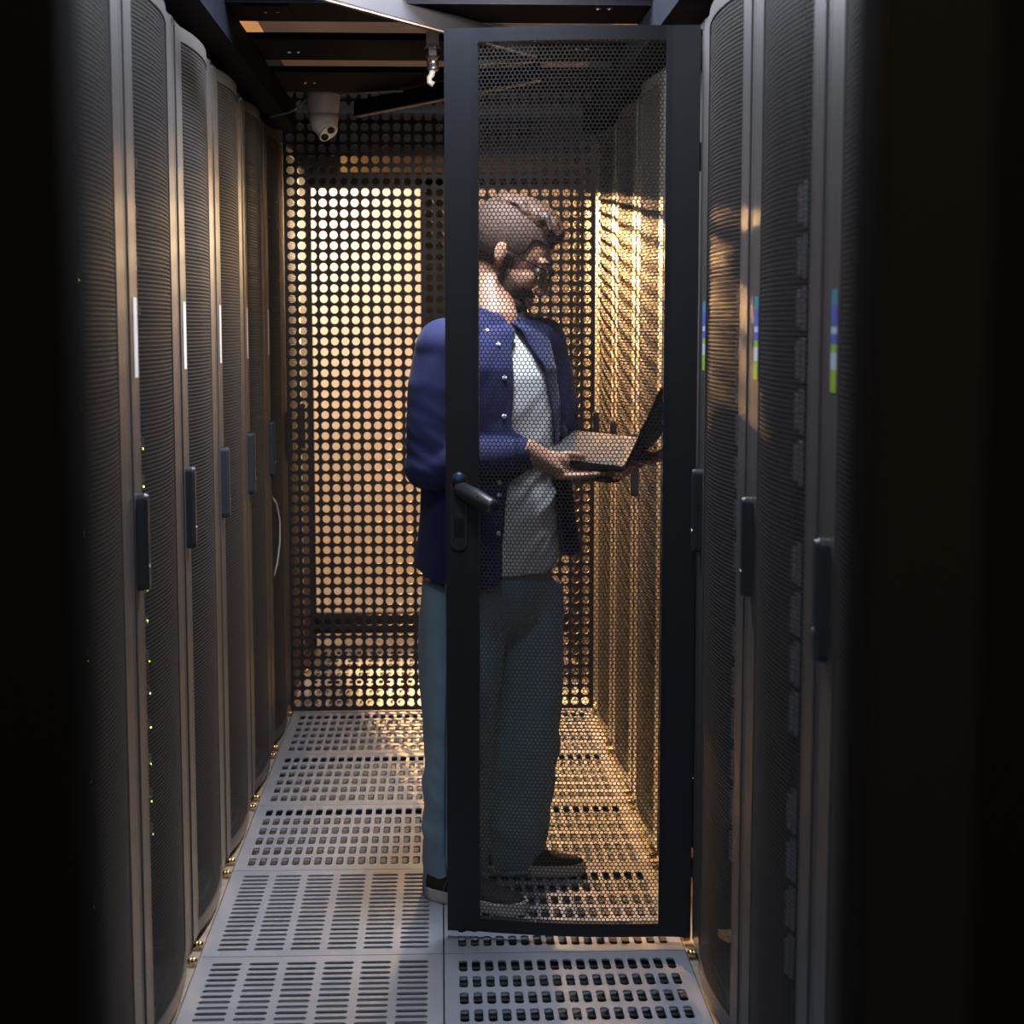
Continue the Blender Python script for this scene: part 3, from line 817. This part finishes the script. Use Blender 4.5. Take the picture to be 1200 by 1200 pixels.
# torso (kept inside the clothes)
def sec(px, py, d, a, b): return (C(px, py, d), a, b, Lf, Fw)
stack(bm, [sec(576, 388, 4.14, 0.07, 0.06), sec(576, 402, 4.14, 0.15, 0.075), sec(576, 425, 4.13, 0.165, 0.095), sec(576, 480, 4.13, 0.150, 0.105), sec(577, 560, 4.13, 0.140, 0.105), sec(579, 640, 4.13, 0.150, 0.105), sec(579, 700, 4.13, 0.150, 0.105)])
tube(bm, [SH_R, EL_R, WR_R], [0.045, 0.037, 0.026], 16); tube(bm, [SH_L, EL_L, WR_L], [0.045, 0.037, 0.026], 16)
tube(bm, [HIP_R, KN_R, AN_R, AN_R - Up * 0.04], [0.075, 0.052, 0.036, 0.04], 16); tube(bm, [HIP_L, KN_L, AN_L, AN_L - Up * 0.03], [0.075, 0.052, 0.036, 0.04], 16)

# ---- laptop geometry first, the hands close on it
LN0 = C(630, 535, 3.975)                                   # near corner at the body
LN1 = C(731, 547, 3.905)                                   # near corner at the hinge
fwd = (LN1 - LN0); LL = fwd.length; fwd.normalize()
wid = Vector((0.27 + 0 * math.sin(math.radians(2)), math.cos(math.radians(2)) * 0.965, 0.15)); wid = (wid - fwd * wid.dot(fwd)).normalized()
nrm = fwd.cross(wid).normalized()
LW = 0.315; BT = 0.014
# ---- hands
def hand(wrist, palm_end, palm_up, lat, fingers, thumb, rad=0.0088):
    """wrist and palm as flattened bodies, five finger chains rooted in the palm"""
    d = (palm_end - wrist)
    tube(bm, [wrist - d * 0.25, wrist + d * 0.15, wrist + d * 0.6, palm_end], [0.031, 0.036, 0.041, 0.036], 16, flat=[0.95, 0.8, 0.5, 0.38], up=palm_up)
    ell(bm, palm_end, (0.012, 0.012, 0.012), seg=12)
    for pts, r in fingers + [thumb]:
        n_ = len(pts)
        rr = [r * (1.0 - 0.07 * k) for k in range(n_)]
        round_tube(bm, pts, rr, 10)
def onlap(u, v, h=0.0):
    """point of the laptop base: u along depth of deck from the body, v across from the near side, h above its top"""
    return LN0 + fwd * u + wid * v + nrm * h
# right hand: palm beneath the near side, thumb on the deck
pe = onlap(0.075, 0.012, -0.036)
wr = WR_R
fr = []
for k, (v, l) in enumerate(((0.028, 0.088), (0.008, 0.098), (-0.012, 0.088), (-0.030, 0.070))):
    base = onlap(0.060, v, -0.034)
    fr.append(([base, onlap(0.060 + l * 0.45, v + 0.004, -0.031), onlap(0.060 + l * 0.8, v + 0.008, -0.028), onlap(0.060 + l, v + 0.012, -0.025)], 0.0092))
th = ([onlap(0.010, -0.020, -0.016), onlap(0.036, -0.016, 0.004), onlap(0.072, 0.0, 0.0135), onlap(0.104, 0.012, 0.0105)], 0.0112)
hand(wr, pe, nrm, wid, fr, th)
tube(bm, [wr - fwd * 0.02, onlap(0.005, -0.006, -0.004), onlap(0.040, -0.008, -0.010), onlap(0.07, -0.006, -0.022)], [0.033, 0.031, 0.024, 0.014], 16, flat=[1, 0.95, 0.9, 0.8], up=nrm)
RB = Matrix((fwd, wid, nrm)).transposed()
ell(bm, onlap(0.030, -0.014, -0.004), (0.055, 0.018, 0.027), RB)
# left hand: under the far side at the hinge, fingers behind the screen
pe2 = onlap(0.190, LW - 0.10, -0.036)
fr2 = []
for k, (v, l) in enumerate(((-0.135, 0.05), (-0.112, 0.058), (-0.088, 0.055), (-0.066, 0.045))):
    b0 = onlap(0.195, LW + v + 0.02, -0.030)
    fr2.append(([b0, onlap(0.195 + l * 0.6, LW + v + 0.01, -0.028), onlap(0.200 + l, LW + v, -0.016), onlap(0.206 + l, LW + v - 0.004, 0.004)], 0.0092))
th2 = ([onlap(0.15, LW - 0.01, -0.025), onlap(0.165, LW + 0.016, -0.012), onlap(0.180, LW + 0.014, 0.008), onlap(0.196, LW + 0.002, 0.011)], 0.0105)
hand(WR_L, pe2, nrm, wid, fr2, th2)
body = merged(bm, 0.0036, 2, 0.4)
add('body', body, 'skin')
# eyes, lids
for s in (-1, 1):
    bm = bmesh.new(); he(bm, (0.0805, s * 0.030, 0.006), (0.0112, 0.0115, 0.0115), None, 16); e = addbm('eye', bm, 'eye_white')
    bm = bmesh.new(); he(bm, (0.0900, s * 0.030, 0.003), (0.003, 0.0055, 0.0055), None, 12); addbm('iris', bm, 'eye_dark', e)
    bm = bmesh.new(); he(bm, (0.093, s * 0.028, 0.030), (0.006, 0.020, 0.0040), None, 14); addbm('eyebrow', bm, 'beard')
# hair: cropped sides and longer top
bm = bmesh.new(); head_parts(bm, 0.0045)
hm = merged(bm, 0.004, 2)
HI = HR.transposed()
def inhead(co): return (HI @ (co - HO)) / HS
def not_hair(c):
    q = inhead(c)
    front = 0.072 - 0.25 * max(0, abs(q.y) - 0.03)
    if q.z > 0.062 and q.x < front + 0.02: return False
    if q.z > 0.018 and q.x < 0.040 + 0.25 * (q.z - 0.02): return False
    if q.x < -0.010 and q.z > -0.070: return False
    if abs(q.y) > 0.05 and -0.02 < q.z <= 0.02 and 0.008 < q.x < 0.028: return False
    return True
cut_faces(hm, not_hair)
o = add('hair', hm, 'hair_side'); solidify(o, 0.004)
bm = bmesh.new()
he(bm, (0.010, 0, 0.100), (0.078, 0.062, 0.040)); he(bm, (0.058, -0.004, 0.095), (0.040, 0.050, 0.030), Matrix.Rotation(math.radians(12), 3, 'Y'))
he(bm, (-0.035, 0, 0.100), (0.045, 0.055, 0.030))
random.seed(3)
for k in range(46):
    y = random.uniform(-0.052, 0.048); x0 = random.uniform(-0.05, 0.045)
    zz = 0.128 - 5.5 * y * y - 3.2 * (x0 - 0.0) ** 2
    L_ = random.uniform(0.035, 0.055)
    tube(bm, [H(x0, y, zz), H(x0 + L_ * 0.5, y - 0.004, zz + 0.007 - 1.2 * (x0 + L_ * 0.5) ** 2), H(x0 + L_, y - 0.012, zz - 0.006 - 2.6 * (x0 + L_) ** 2)], [0.005, 0.0075, 0.003], 8)
hm = merged(bm, 0.003, 1)
displace(hm, lambda c, n: 0.0022 * noise.noise(Vector((inhead(c).x * 30, inhead(c).y * 160, inhead(c).z * 90))))
o = add('hair_top', hm, 'hair'); o['label'] = 'longer swept-forward brown hair on the crown'
# beard
bm = bmesh.new(); head_parts(bm, 0.0050); he(bm, (0.086, 0, -0.050), (0.014, 0.026, 0.006)); he(bm, (0.066, 0, -0.104), (0.028, 0.032, 0.016))
hm = merged(bm, 0.0035, 2)
def not_beard(c):
    q = inhead(c)
    if q.x < 0.006 or q.z > 0.012: return True
    if q.x < 0.026: return q.z < -0.075
    line = -0.040 + 0.55 * max(0, 0.060 - q.x)
    if q.z > line: return True
    return False
cut_faces(hm, not_beard); o = add('beard', hm, 'beard'); solidify(o, 0.003)
# glasses
gl = bmesh.new()
for s in (-1, 1):
    tube(gl, [H(0.100, s * 0.060, 0.013), H(0.06, s * 0.072, 0.014), H(0.012, s * 0.0795, 0.013), H(-0.008, s * 0.082, 0.004)], 0.0020, 8)
    cxg = Vector((0.108, s * 0.033, 0.004))
    ring = [H(cxg.x - 0.006 * abs(math.cos(a)) * (1 if s * math.cos(a) > 0 else 0), cxg.y + 0.026 * math.cos(a), cxg.z + 0.019 * math.sin(a) * (1.0 if math.sin(a) > 0 else 0.95)) for a in [2 * PI * k / 24 for k in range(25)]]
    tube(gl, ring, 0.0019, 8)
tube(gl, [H(0.110, -0.009, 0.010), H(0.113, 0, 0.013), H(0.110, 0.009, 0.010)], 0.0020, 8)
glo = addbm('glasses', gl, 'glasses_frame')
for s in (-1, 1):
    bm = bmesh.new(); he(bm, (0.107, s * 0.033, 0.004), (0.0012, 0.0245, 0.0175), None, 20); l_ = addbm('lens', bm, 'clear_lens', glo)

# ---- t-shirt
bm = bmesh.new()
stack(bm, [sec(575, 376, 4.145, 0.050, 0.050), sec(577, 392, 4.135, 0.085, 0.065), sec(577, 412, 4.13, 0.145, 0.098), sec(578, 440, 4.13, 0.168, 0.124), sec(580, 480, 4.13, 0.164, 0.132), sec(580, 540, 4.13, 0.160, 0.134), sec(581, 600, 4.13, 0.168, 0.140), sec(582, 664, 4.13, 0.176, 0.143), sec(582, 668, 4.13, 0.172, 0.139)])
tm = merged(bm, 0.007, 4)
def folds(c, amp, f=1.0, seed=0.0, zs=9):
    v = Vector(((c.x + c.y * 0.7) * 5 * f + seed, (c.y - c.x * 0.3) * 5 * f, c.z * zs * f - (c.x) * 12 * f))
    return amp * (noise.noise(v) * 1.0 + 0.5 * noise.noise(v * 2.1))
displace(tm, lambda c, n: folds(c, 0.006, 1.2, 3, 14) * (0.4 if c.z > 1.1 else 1.3))
zc_ = C(576, 384, 4.14).z
add('tee_shirt', tm, 'tee')
# ---- trousers
bm = bmesh.new()
stack(bm, [sec(580, 640, 4.13, 0.158, 0.120), sec(580, 690, 4.13, 0.168, 0.128), sec(580, 725, 4.13, 0.150, 0.110), sec(580, 745, 4.13, 0.09, 0.07)])
def leg(pts):
    secs = []
    for p, a, b in pts: secs.append((p, a, b, Lf, Fw))
    stack(bm, secs)
leg([(C(545, 680, 4.07), 0.090, 0.112), (C(541, 760, 4.05), 0.098, 0.108), (C(537, 850, 4.04), 0.088, 0.090), (C(534, 940, 4.05), 0.080, 0.084), (C(533, 1010, 4.08), 0.080, 0.083), (C(534, 1052, 4.10), 0.082, 0.086)])
leg([(C(612, 680, 4.19), 0.090, 0.112), (C(613, 760, 4.20), 0.096, 0.102), (C(616, 850, 4.21), 0.086, 0.092), (C(609, 930, 4.23), 0.082, 0.090), (C(602, 985, 4.25), 0.082, 0.086), (C(600, 1014, 4.26), 0.082, 0.080)])
jm = merged(bm, 0.008, 9)
def jf(c, n):
    k = C(580, 880, 4.13).z
    s = 0.006 * noise.noise(Vector((c.x * 7, c.y * 7, c.z * 3.0)))
    kn = math.exp(-((c.z - k) / 0.12) ** 2); an = math.exp(-((c.z - 0.14) / 0.10) ** 2)
    return s + (0.006 * kn + 0.009 * an) * noise.noise(Vector((c.x * 9 + 4, c.y * 9, c.z * 26 + c.x * 10))) + 0.003 * noise.noise(Vector((c.x * 20, c.y * 20, c.z * 12)))
displace(jm, jf)
tr = add('jeans', jm, 'denim')
# outer seam of the right leg
bm = bmesh.new()
sm_ = []
for px, py, d in ((523, 684, 3.955), (524, 760, 3.955), (522, 850, 3.955), (521, 940, 3.965), (521, 1000, 3.995), (526, 1046, 4.01)): sm_.append(C(px, py, d))
tube(bm, sm_, [0.0035] * 6, 8, flat=[0.6] * 6)
addbm('seam', bm, 'denim_seam', tr)
for p_, a_, b_, nm in ((C(534, 1050, 4.10), 0.083, 0.087, 'r'), (C(600, 1012, 4.26), 0.083, 0.081, 'l')):
    bm = bmesh.new(); pts = [p_ + Lf * a_ * math.sin(2 * PI * k / 32) + Fw * b_ * math.cos(2 * PI * k / 32) for k in range(33)]
    tube(bm, pts, 0.006, 8); addbm('hem', bm, 'denim', tr)
# ---- shirt
NC = C(574, 361, 4.15)
bm = bmesh.new()
stack(bm, [sec(575, 378, 4.15, 0.075, 0.070), sec(576, 388, 4.14, 0.128, 0.098), sec(576, 402, 4.14, 0.178, 0.108), sec(577, 430, 4.13, 0.188, 0.137), sec(577, 480, 4.13, 0.184, 0.150), sec(577, 540, 4.13, 0.180, 0.156), sec(576, 600, 4.13, 0.184, 0.162), sec(576, 650, 4.13, 0.198, 0.176), sec(577, 700, 4.13, 0.206, 0.186)], 60)
for S_ in (SH_R, SH_L):
    round_tube(bm, [NC - Up * 0.045, (NC - Up * 0.052).lerp(S_ + Up * 0.006, 0.5), S_], [0.052, 0.056, 0.060], 20)
round_tube(bm, [SH_R + Vector((0.01, 0.01, 0.005)), SH_R.lerp(EL_R, 0.35) + Vector((-0.004, 0, 0)), SH_R.lerp(EL_R, 0.75), EL_R], [0.066, 0.066, 0.062, 0.058], 20)
tube(bm, [EL_R, EL_R.lerp(WR_R, 0.3), EL_R.lerp(WR_R, 0.7), EL_R.lerp(WR_R, 0.98)], [0.060, 0.055, 0.043, 0.036], 20)
round_tube(bm, [SH_L, SH_L.lerp(EL_L, 0.5), EL_L], [0.062, 0.060, 0.052], 20)
tube(bm, [EL_L, EL_L.lerp(WR_L, 0.5), EL_L.lerp(WR_L, 0.95)], [0.054, 0.046, 0.036], 20)
stack(bm, [(C(646, 500, 4.25), 0.045, 0.035, Lf, Fw), (C(654, 580, 4.25), 0.050, 0.038, Lf, Fw), (C(659, 690, 4.26), 0.056, 0.040, Lf, Fw)], 24)
shm = merged(bm, 0.006, 8)
z_hem_f = C(580, 684, 3.98).z; z_hem_b = C(480, 655, 4.2).z
ax0 = C(577, 480, 4.13)
def near_axis(c, A, B):
    d = B - A; t_ = max(0, min(1, (c - A).dot(d) / d.length_squared)); return (c - (A + d * t_)).length, t_
def sf(c, n):
    a = folds(c, 0.007, 1.0, 9, 7)
    r_, t_ = near_axis(c, EL_R, WR_R)
    r2, t2 = near_axis(c, SH_R, EL_R)
    wgt = max(0, min(1, (t2 - 0.05) / 0.35)) if r2 < 0.085 else 0.0
    if r_ < 0.085: wgt = max(wgt, max(0, min(1, (0.085 - r_) / 0.02)))
    if wgt > 0:
        a0_ = a
        el = math.exp(-((c - EL_R).length / 0.10) ** 2)
        a = 0.003 * noise.noise(c * 9) + 0.009 * el * noise.noise(Vector((c.x * 12, c.y * 10, c.z * 38 + c.x * 22))) + 0.0025 * noise.noise(Vector((c.x * 14 + c.z * 16, c.y * 14, c.z * 10)))
        a = a0_ * (1 - wgt) + a * wgt
    return a
displace(shm, sf)
cz_top = C(576, 384, 4.14).z
def gone(c):
    # front opening, hem, neck hole
    q = c - Vector((ax0.x, ax0.y, 0)); f_ = q.dot(Fw); l_ = q.dot(Lf)
    ang = math.degrees(math.atan2(l_, f_))
    rR, tR = near_axis(c, EL_R, WR_R); rL, tL = near_axis(c, EL_L, WR_L)
    arm = (rR < 0.064 and (tR < 0.999)) or (rL < 0.060 and tL < 0.999)
    rR2, t3 = near_axis(c, SH_R, EL_R)
    qn = c - NC
    if math.hypot(qn.x, qn.y) < 0.060 and c.z > NC.z - 0.035: return True
    h = (cz_top - c.z)
    lo = -10 - 18 * min(1, max(0, h) / 0.05) - 16 * min(1, max(0, h) / 0.5); hi = 4 + 12 * min(1, max(0, h) / 0.11) + 11 * max(0, min(1, (h - 0.11) / 0.15))
    if arm and c.z < C(600, 515, 3.94).z: return False
    body_r = math.hypot(f_, l_)
    if lo < ang < hi and f_ > 0.02 and not (rR < 0.062) : return True
    hem = z_hem_f + (z_hem_b - z_hem_f) * max(0, min(1, (0.08 - f_) / 0.16)) + 0.012 * math.cos(math.radians(ang) * 2)
    if ang > 20: hem += 0.045
    if c.z < hem: return True
    return False
cut_faces(shm, gone)
shirt = add('shirt', shm, 'navy_shirt'); solidify(shirt, 0.003)
# cuff ends
for A_, B_, r_ in ((EL_R, WR_R, 0.0365), (EL_L, WR_L, 0.0365)):
    bm = bmesh.new(); tube(bm, [A_.lerp(B_, 0.86), A_.lerp(B_, 0.93), A_.lerp(B_, 1.0)], [r_ + 0.003, r_ + 0.002, r_ + 0.001], 24)
    addbm('cuff', bm, 'navy_shirt', shirt)
# collar: stand band and two folded wings
def wrap(pts, t=0.003):
    bm_ = bmesh.new(); n_ = len(pts)
    A_ = [bm_.verts.new(a) for a, b in pts]; B_ = [bm_.verts.new(b) for a, b in pts]
    for k in range(n_ - 1): bm_.faces.new((A_[k], A_[k + 1], B_[k + 1], B_[k]))
    return bm_
NC = C(574, 361, 4.15)
ring = []
for k in range(31):
    a = math.radians(-16 - (360 - 40) * k / 30)         # from right front round the back to left front
    d_ = Fw * math.cos(a) + Lf * math.sin(a)
    fr_ = max(0, math.cos(a))
    top = NC + d_ * (0.066 + 0.004 * fr_) + Up * (0.016 - 0.030 * fr_) + Vector((-0.004, 0, 0))
    tipw = 0.0
    if k < 5: tipw = (5 - k) / 5
    if k > 25: tipw = (k - 25) / 5
    bot = NC + d_ * (0.088 + 0.024 * tipw) + Up * (-0.026 - 0.030 * fr_ - 0.042 * tipw)
    ring.append((top, bot))
bm = wrap(ring); co = addbm('collar', bm, 'navy_shirt', shirt); solidify(co, 0.004)
s2 = co.modifiers.new('s', 'SUBSURF'); s2.levels = 1; s2.render_levels = 1
# buttons down the right placket
tree = None
from mathutils.bvhtree import BVHTree
bmt = bmesh.new(); bmt.from_mesh(shm); bv = BVHTree.FromBMesh(bmt); bmt.free()
for px, py in ((570.5, 388), (583.5, 404), (591, 443), (590.5, 488), (585, 565), (585, 580), (584, 625)):
    o_ = camo.location; d_ = (P(px, py, 4.0) - o_).normalized()
    hit = bv.ray_cast(o_, d_)
    for dx in (0, -2, -4, -6):
        if hit[0] is None or hit[0].y > 4.12:
            hit = bv.ray_cast(o_, (P(px + dx, py, 4.0) - o_).normalized())
    if hit[0] is None: continue
    n_ = hit[1] if hit[1].y < 0 else -hit[1]
    bm = bmesh.new(); tube(bm, [hit[0], hit[0] + n_ * 0.004], [0.0058, 0.0052], 14); addbm('button', bm, 'button_pearl', shirt)

# ---- shoes
def shoe(heel, ang, toe_len=0.285, name='shoe'):
    """heel = back of the sole on the floor, pointing along ang"""
    f = Vector((math.cos(ang), math.sin(ang), 0)); s = Vector((-math.sin(ang), math.cos(ang), 0))
    L_ = toe_len
    outl = [(0.0, 0.022), (0.02, 0.034), (0.07, 0.037), (0.13, 0.038), (0.19, 0.047), (0.235, 0.045), (0.265, 0.034), (0.285, 0.012)]
    def pt(u, v, z): return heel + f * u * L_ / 0.285 + s * v + Up * z
    prof_ = [(u, v) for u, v in outl] + [(u, -v) for u, v in reversed(outl)]
    bm = bmesh.new()
    n_ = len(prof_)
    lo = [bm.verts.new(pt(u * 0.985 + 0.002, v * 0.95, 0.001)) for u, v in prof_]
    mid = [bm.verts.new(pt(u, v, 0.008 + (0.004 if u > 0.24 else 0))) for u, v in prof_]; hi = [bm.verts.new(pt(u, v, 0.030 + (0.004 if u > 0.24 else 0))) for u, v in prof_]
    bm.faces.new(lo[::-1]); bm.faces.new(hi)
    for A_, B_ in ((lo, mid), (mid, hi)):
        for k in range(n_): bm.faces.new((A_[k], A_[(k + 1) % n_], B_[(k + 1) % n_], B_[k]))
    bmesh.ops.bevel(bm, geom=[e for e in bm.edges if abs((e.verts[0].co - e.verts[1].co).z) < 1e-4], offset=0.002, segments=1, affect='EDGES')
    so = bm
    bm = bmesh.new()
    secs = [(0.004, 0.024, 0.074, 0.028), (0.03, 0.032, 0.082, 0.028), (0.075, 0.034, 0.088, 0.028), (0.12, 0.036, 0.080, 0.028), (0.17, 0.041, 0.062, 0.028), (0.22, 0.041, 0.050, 0.028), (0.255, 0.034, 0.044, 0.028), (0.276, 0.018, 0.036, 0.028)]
    rings = []
    for u, hw, top, bot in secs:
        r_ = []
        for k in range(17):
            a = PI * k / 16
            r_.append(bm.verts.new(pt(u, hw * math.cos(a) * (1.0), bot + (top - bot) * math.sin(a) ** 0.8)))
        rings.append(r_)
    for A_, B_ in zip(rings, rings[1:]):
        for k in range(16): bm.faces.new((A_[k], A_[k + 1], B_[k + 1], B_[k]))
        bm.faces.new((A_[16], A_[0], B_[0], B_[16]))
    bm.faces.new(rings[0]); bm.faces.new(rings[-1][::-1])
    up_ = addbm('shoe', bm, 'shoe_canvas')
    addbm('sole', so, 'rubber_white', up_, False)
    bm = bmesh.new()
    for u in (0.065, 0.085):
        tube(bm, [pt(u + 0.02 * math.sin(a), 0.036 * math.cos(a), 0.030 + 0.055 * math.sin(a) ** 0.8) for a in [PI * k / 12 for k in range(13)]], 0.0012, 6)
    addbm('stitching', bm, 'thread_brown', up_)
g = lambda px, py: Vector((*[c for c in (lambda r, k: (r.x * k, r.y * k))(*(lambda r: (r, (0 - CAM_Z) / r.z))(CR @ Vector(((px - 600) / F, -(py - 600) / F, -1))))], 0))
shoe(g(504, 1054) + Vector((0, 0.03, 0)), math.radians(-34), 0.275)
shoe(g(556, 1022) + Vector((0.0, 0.0, 0)), math.radians(-4), 0.285)

# ---------------------------------------------------------------- laptop
lp = thing('laptop', 'dark open laptop held on the man’s hands, keyboard lit warm gold', 'laptop', LN0)
def lpart(name, bm, m, parent=None):
    for v in bm.verts: v.co = v.co - (LN0 if True else 0)
    o = obj(name, bm, m, parent or lp); return o
def slab(bm, o_, a, b, n_, la, lb, t_):
    vs = [bm.verts.new(o_ + a * i * la + b * j * lb + n_ * k * t_) for k in (0, 1) for i, j in ((0, 0), (1, 0), (1, 1), (0, 1))]
    fs = [bm.faces.new([vs[i] for i in q]) for q in ((0, 3, 2, 1), (4, 5, 6, 7), (0, 1, 5, 4), (1, 2, 6, 5), (2, 3, 7, 6), (3, 0, 4, 7))]
    bmesh.ops.bevel(bm, geom=list({e for f in fs for e in f.edges}), offset=min(0.003, t_ * 0.3), segments=2, affect='EDGES')
bm = bmesh.new(); slab(bm, LN0 - nrm * BT, fwd, wid, nrm, LL, LW, BT - 0.001)
base = lpart('base', bm, 'laptop_dark')
bm = bmesh.new(); slab(bm, LN0 + fwd * 0.003 + wid * 0.003 - nrm * 0.001, fwd, wid, nrm, LL - 0.006, LW - 0.006, 0.001); lpart('deck', bm, 'laptop_deck', base)
kb = bmesh.new()
for r_ in range(5):
    for c_ in range(14):
        slab(kb, LN0 + fwd * (LL - 0.022 - 0.019 * (r_ + 1)) + wid * (0.02 + c_ * (LW - 0.04) / 14), fwd, wid, nrm, 0.0155, (LW - 0.04) / 14 - 0.0035, 0.0018)
lpart('keyboard', kb, 'laptop_deck', base)
bm = bmesh.new(); slab(bm, LN0 + fwd * 0.012 + wid * (LW / 2 - 0.045), fwd, wid, nrm, 0.065, 0.09, 0.0006); lpart('touchpad', bm, 'laptop_deck', base)
top_ = C(778, 452, 3.885)
upv = (top_ - LN1); SL = upv.length; upv.normalize(); upv = (upv - wid * upv.dot(wid)).normalized()
sn = upv.cross(wid).normalized()
if sn.dot(fwd) < 0: sn = -sn
bm = bmesh.new(); slab(bm, LN1 + upv * 0.002, upv, wid, sn, 0.206, LW, 0.009); scr_ = lpart('screen', bm, 'laptop_dark')
bm = bmesh.new(); slab(bm, LN1 + upv * 0.014 + wid * 0.010 - sn * 0.0006, upv, wid, sn, 0.180, LW - 0.02, 0.0008); lpart('display', bm, 'screen_dark', scr_)
bm = bmesh.new(); tube(bm, [LN1 + wid * 0.03 - nrm * 0.002, LN1 + wid * (LW - 0.03) - nrm * 0.002], 0.005, 12); lpart('hinge', bm, 'laptop_dark')
